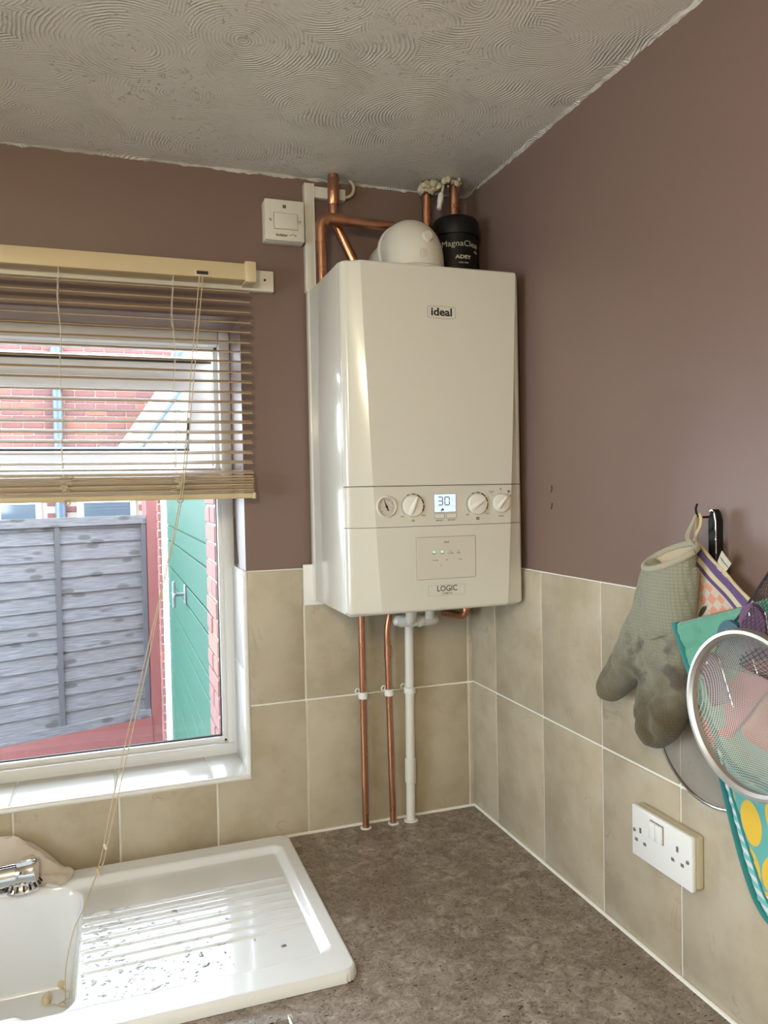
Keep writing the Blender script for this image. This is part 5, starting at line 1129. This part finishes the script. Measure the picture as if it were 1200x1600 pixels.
# garage: green door between brick piers
XG = -0.470; gd = thing('garage', (XG + .1, 3.0, GZ), 'brick garage with a green boarded door right of the fence', 'garage')
brick_cache = {}
def brick_mesh(w, d, h):
    k = (round(w, 3), round(d, 3), round(h, 3))
    if k not in brick_cache:
        bm = B(); box(bm, (-w / 2, -d / 2, -h / 2), (w / 2, d / 2, h / 2), 0.004, 1); me = bpy.data.meshes.new('brick'); bm.to_mesh(me); bm.free(); me.materials.append(M['brick']); brick_cache[k] = me
    return brick_cache[k]
def put_brick(parent, c, w, d, h, j=0.002):
    o = link('brick', brick_mesh(w, d, h), parent, Vector(c) - wloc(parent) + Vector((random.uniform(-j, j), random.uniform(-j, j), 0))); return o
def pier(x0, x1, y0, y1, z1, zb):
    b = obj('pier', box(B(), (x0 + .008, y0 + .008, GZ), (x1, y1 - .008, z1)), 'mortar', gd); z = zb; r = 0
    while z < z1 - .07:
        if r % 2 == 0: put_brick(b, ((x0 + x1) / 2, (y0 + y1) / 2, z + .0325), x1 - x0, y1 - y0 - .004, 0.065)
        else:
            m_ = (y0 * .52 + y1 * .48); put_brick(b, ((x0 + x1) / 2, (y0 + m_) / 2 - .0, z + .0325), x1 - x0, m_ - y0 - .005, 0.065); put_brick(b, ((x0 + x1) / 2, (m_ + y1) / 2, z + .0325), x1 - x0, y1 - m_ - .005, 0.065)
        z += 0.075; r += 1
    return b
YP = 1.30
pier(XG, XG + 0.215, YP, YP + 0.305, 0.97, -1.2)
pier(-0.469, -0.36, 5.12, 5.34, 0.97, -1.60)
obj('door_frame', box(B(), (-0.444, 5.00, GZ), (-0.385, 5.115, 0.97), 0.004), 'whitepaint', gd); obj('door_frame', box(B(), (-0.42, YP + .31, 0.93), (-0.36, 5.0, 0.98), 0.004), 'whitepaint', gd)
XD = -0.405
dr = obj('garage_door', box(B(), (XD + .012, YP + .31, GZ), (XD + .04, 5.0, 0.93)), 'green', gd)
z = -1.58; k = 0
while z < 0.75:
    h = (0.120, 0.215)[k % 2]; bm = B(); box(bm, (XD, YP + .312, z), (XD + .012, 4.998, z + h - .010), 0.004, 1); obj('board', bm, 'green', dr); z += h; k += 1
hy = 3.36; hz_ = 0.155
hd = obj('tee_handle', tube(B(), [(XD, hy, hz_), (XD - .075, hy, hz_)], 0.011, 14), 'chrome', dr, True)
bm = B(); box(bm, (XD - .012, hy - .03, hz_ - .06), (XD, hy + .03, hz_ + .06), 0.006); box(bm, (XD - .085, hy - .065, hz_ - .012), (XD - .066, hy + .065, hz_ + .012), 0.006); box(bm, (XD - .085, hy - .012, hz_ - .085), (XD - .066, hy + .012, hz_ + .085), 0.006)
M['greymetal'] = mat('grey_cast_metal', (0.14, 0.155, 0.17), 0.5, 0.0); hd.data.materials[0] = M['greymetal']; obj('handle_plate', bm, 'greymetal', dr, True)
obj('garage_wall', box(B(), (XG + .13, 5.12, GZ), (2.5, 6.1, 1.0)), 'brickfar', gd); obj('garage_wall', box(B(), (-0.3, YP + .31, GZ), (2.5, 5.1, 1.0)), 'brickfar', gd); 
obj('lintel', box(B(), (XD - .02, YP + .29, 0.98), (2.5, 6.1, 1.03)), 'whitepaint', gd)
# neighbouring house
NY = 8.0; nh = thing('house', (-1.2, NY + .1, GZ), 'red brick house with white windows beyond the fence', 'house')
NW = obj('wall', box(B(), (-3.0, NY + .012, GZ), (-0.10, NY + .3, 3.6)), 'brickfar', nh)
nbm = B(); box(nbm, (-2.5, NY + .004, 0.35), (-0.10, NY + .02, 2.9)); obj('mortar_bed', nbm, 'mortar', nh)
r = 0; z = 0.40; cnt = 0
wins = [(-2.10, -1.60, 0.2, 0.86), (-1.22, -0.565, 0.2, 0.86)]
while z < 2.85 and cnt < 330:
    x = -2.44 + (0.1125 if r % 2 else 0)
    while x < -0.10 - .05:
        w = min(0.215, -0.105 - x); cx = x + w / 2
        if not any(a - .06 < cx < b + .06 and c < z < d for a, b, c, d in wins) and (z > 1.0 or True):
            if w > .05: put_brick(NW, (cx, NY + .008, z + .0325), w, 0.03, 0.065, 0.001); cnt += 1
        x += 0.225
    z += 0.075; r += 1
for (a, b, c, d) in wins:
    wf = obj('window_frame', box(B(), (a, NY - .03, c), (b, NY + .03, d - .02), 0.004), 'whitepaint', nh)
    obj('pane', box(B(), (a + .075, NY - .034, c + .07), (b - .06, NY - .028, d - .135)), 'darkglass', wf)
    if a > -1.5:
        for q in range(3): obj('glazing_line', box(B(), (a + .075, NY - .037, 0.64 + .04 * q), (b - .06, NY - .033, 0.648 + .04 * q)), 'pipeblue', wf)
dp_ = obj('downpipe', tube(B(), [(-1.393, NY - .07, GZ), (-1.393, NY - .07, 2.56)], 0.054, 16), 'pipeblue', nh, True)
obj('pipe_socket', tube(B(), [(-1.393, NY - .07, 2.44), (-1.393, NY - .07, 2.56)], 0.066, 16), 'pipeblue', dp_, True)
obj('corner_board', box(B(), (-0.565 + .08, NY - .05, GZ), (-0.42, NY - .01, 0.9)), 'whitepaint', nh)
obj('bargeboard', tube(B(), [(-0.16, NY - .06, 2.25), (0.22, NY - .06, 2.95)], 0.05, 4), 'pipeblue', nh); obj('verge', tube(B(), [(0.02, NY - .1, 2.25), (0.36, NY - .1, 2.95)], 0.035, 4), 'slate', nh)
# glazed lean-to roof in front of the house
lr = thing('lean_to_roof', (-0.1, 7.3, GZ), 'pale glazed lean-to roof behind the garage', 'roof')
def LP(u, v): return Vector((-0.75 + 0.72 * u + 0.62 * v, 7.75 - 0.1 * v - 0.55 * u * 0, 1.32 + 0.92 * v))
for k in range(4):
    bm = B(); q = [LP(k / 3 * 1.0, 0), LP((k + 1) / 3, 0), LP((k + 1) / 3, 1), LP(k / 3, 1)]; vv = [bm.verts.new(p_) for p_ in q] + [bm.verts.new(p_ + Vector((0, 0.02, 0))) for p_ in q]
    for f in ((0, 1, 2, 3), (7, 6, 5, 4), (0, 4, 5, 1), (1, 5, 6, 2), (2, 6, 7, 3), (3, 7, 4, 0)): bm.faces.new([vv[i] for i in f])
    obj('roof_sheet', bm, 'leanglass', lr)
for k in range(5): obj('glazing_bar', tube(B(), [LP(k / 3, -.03) + Vector((0, -.03, 0)), LP(k / 3, 1.03) + Vector((0, -.03, 0))], 0.024, 6), 'whitepaint' if k % 2 == 0 else 'pipeblue', lr)
obj('gutter', tube(B(), [(-0.95, 7.68, 1.34), (0.75, 7.68, 1.30)], 0.035, 8), 'pipeblue', lr)
obj('side_wall', box(B(), (-0.42, 7.55, GZ), (0.9, 7.7, 1.30)), 'whitepaint', lr)
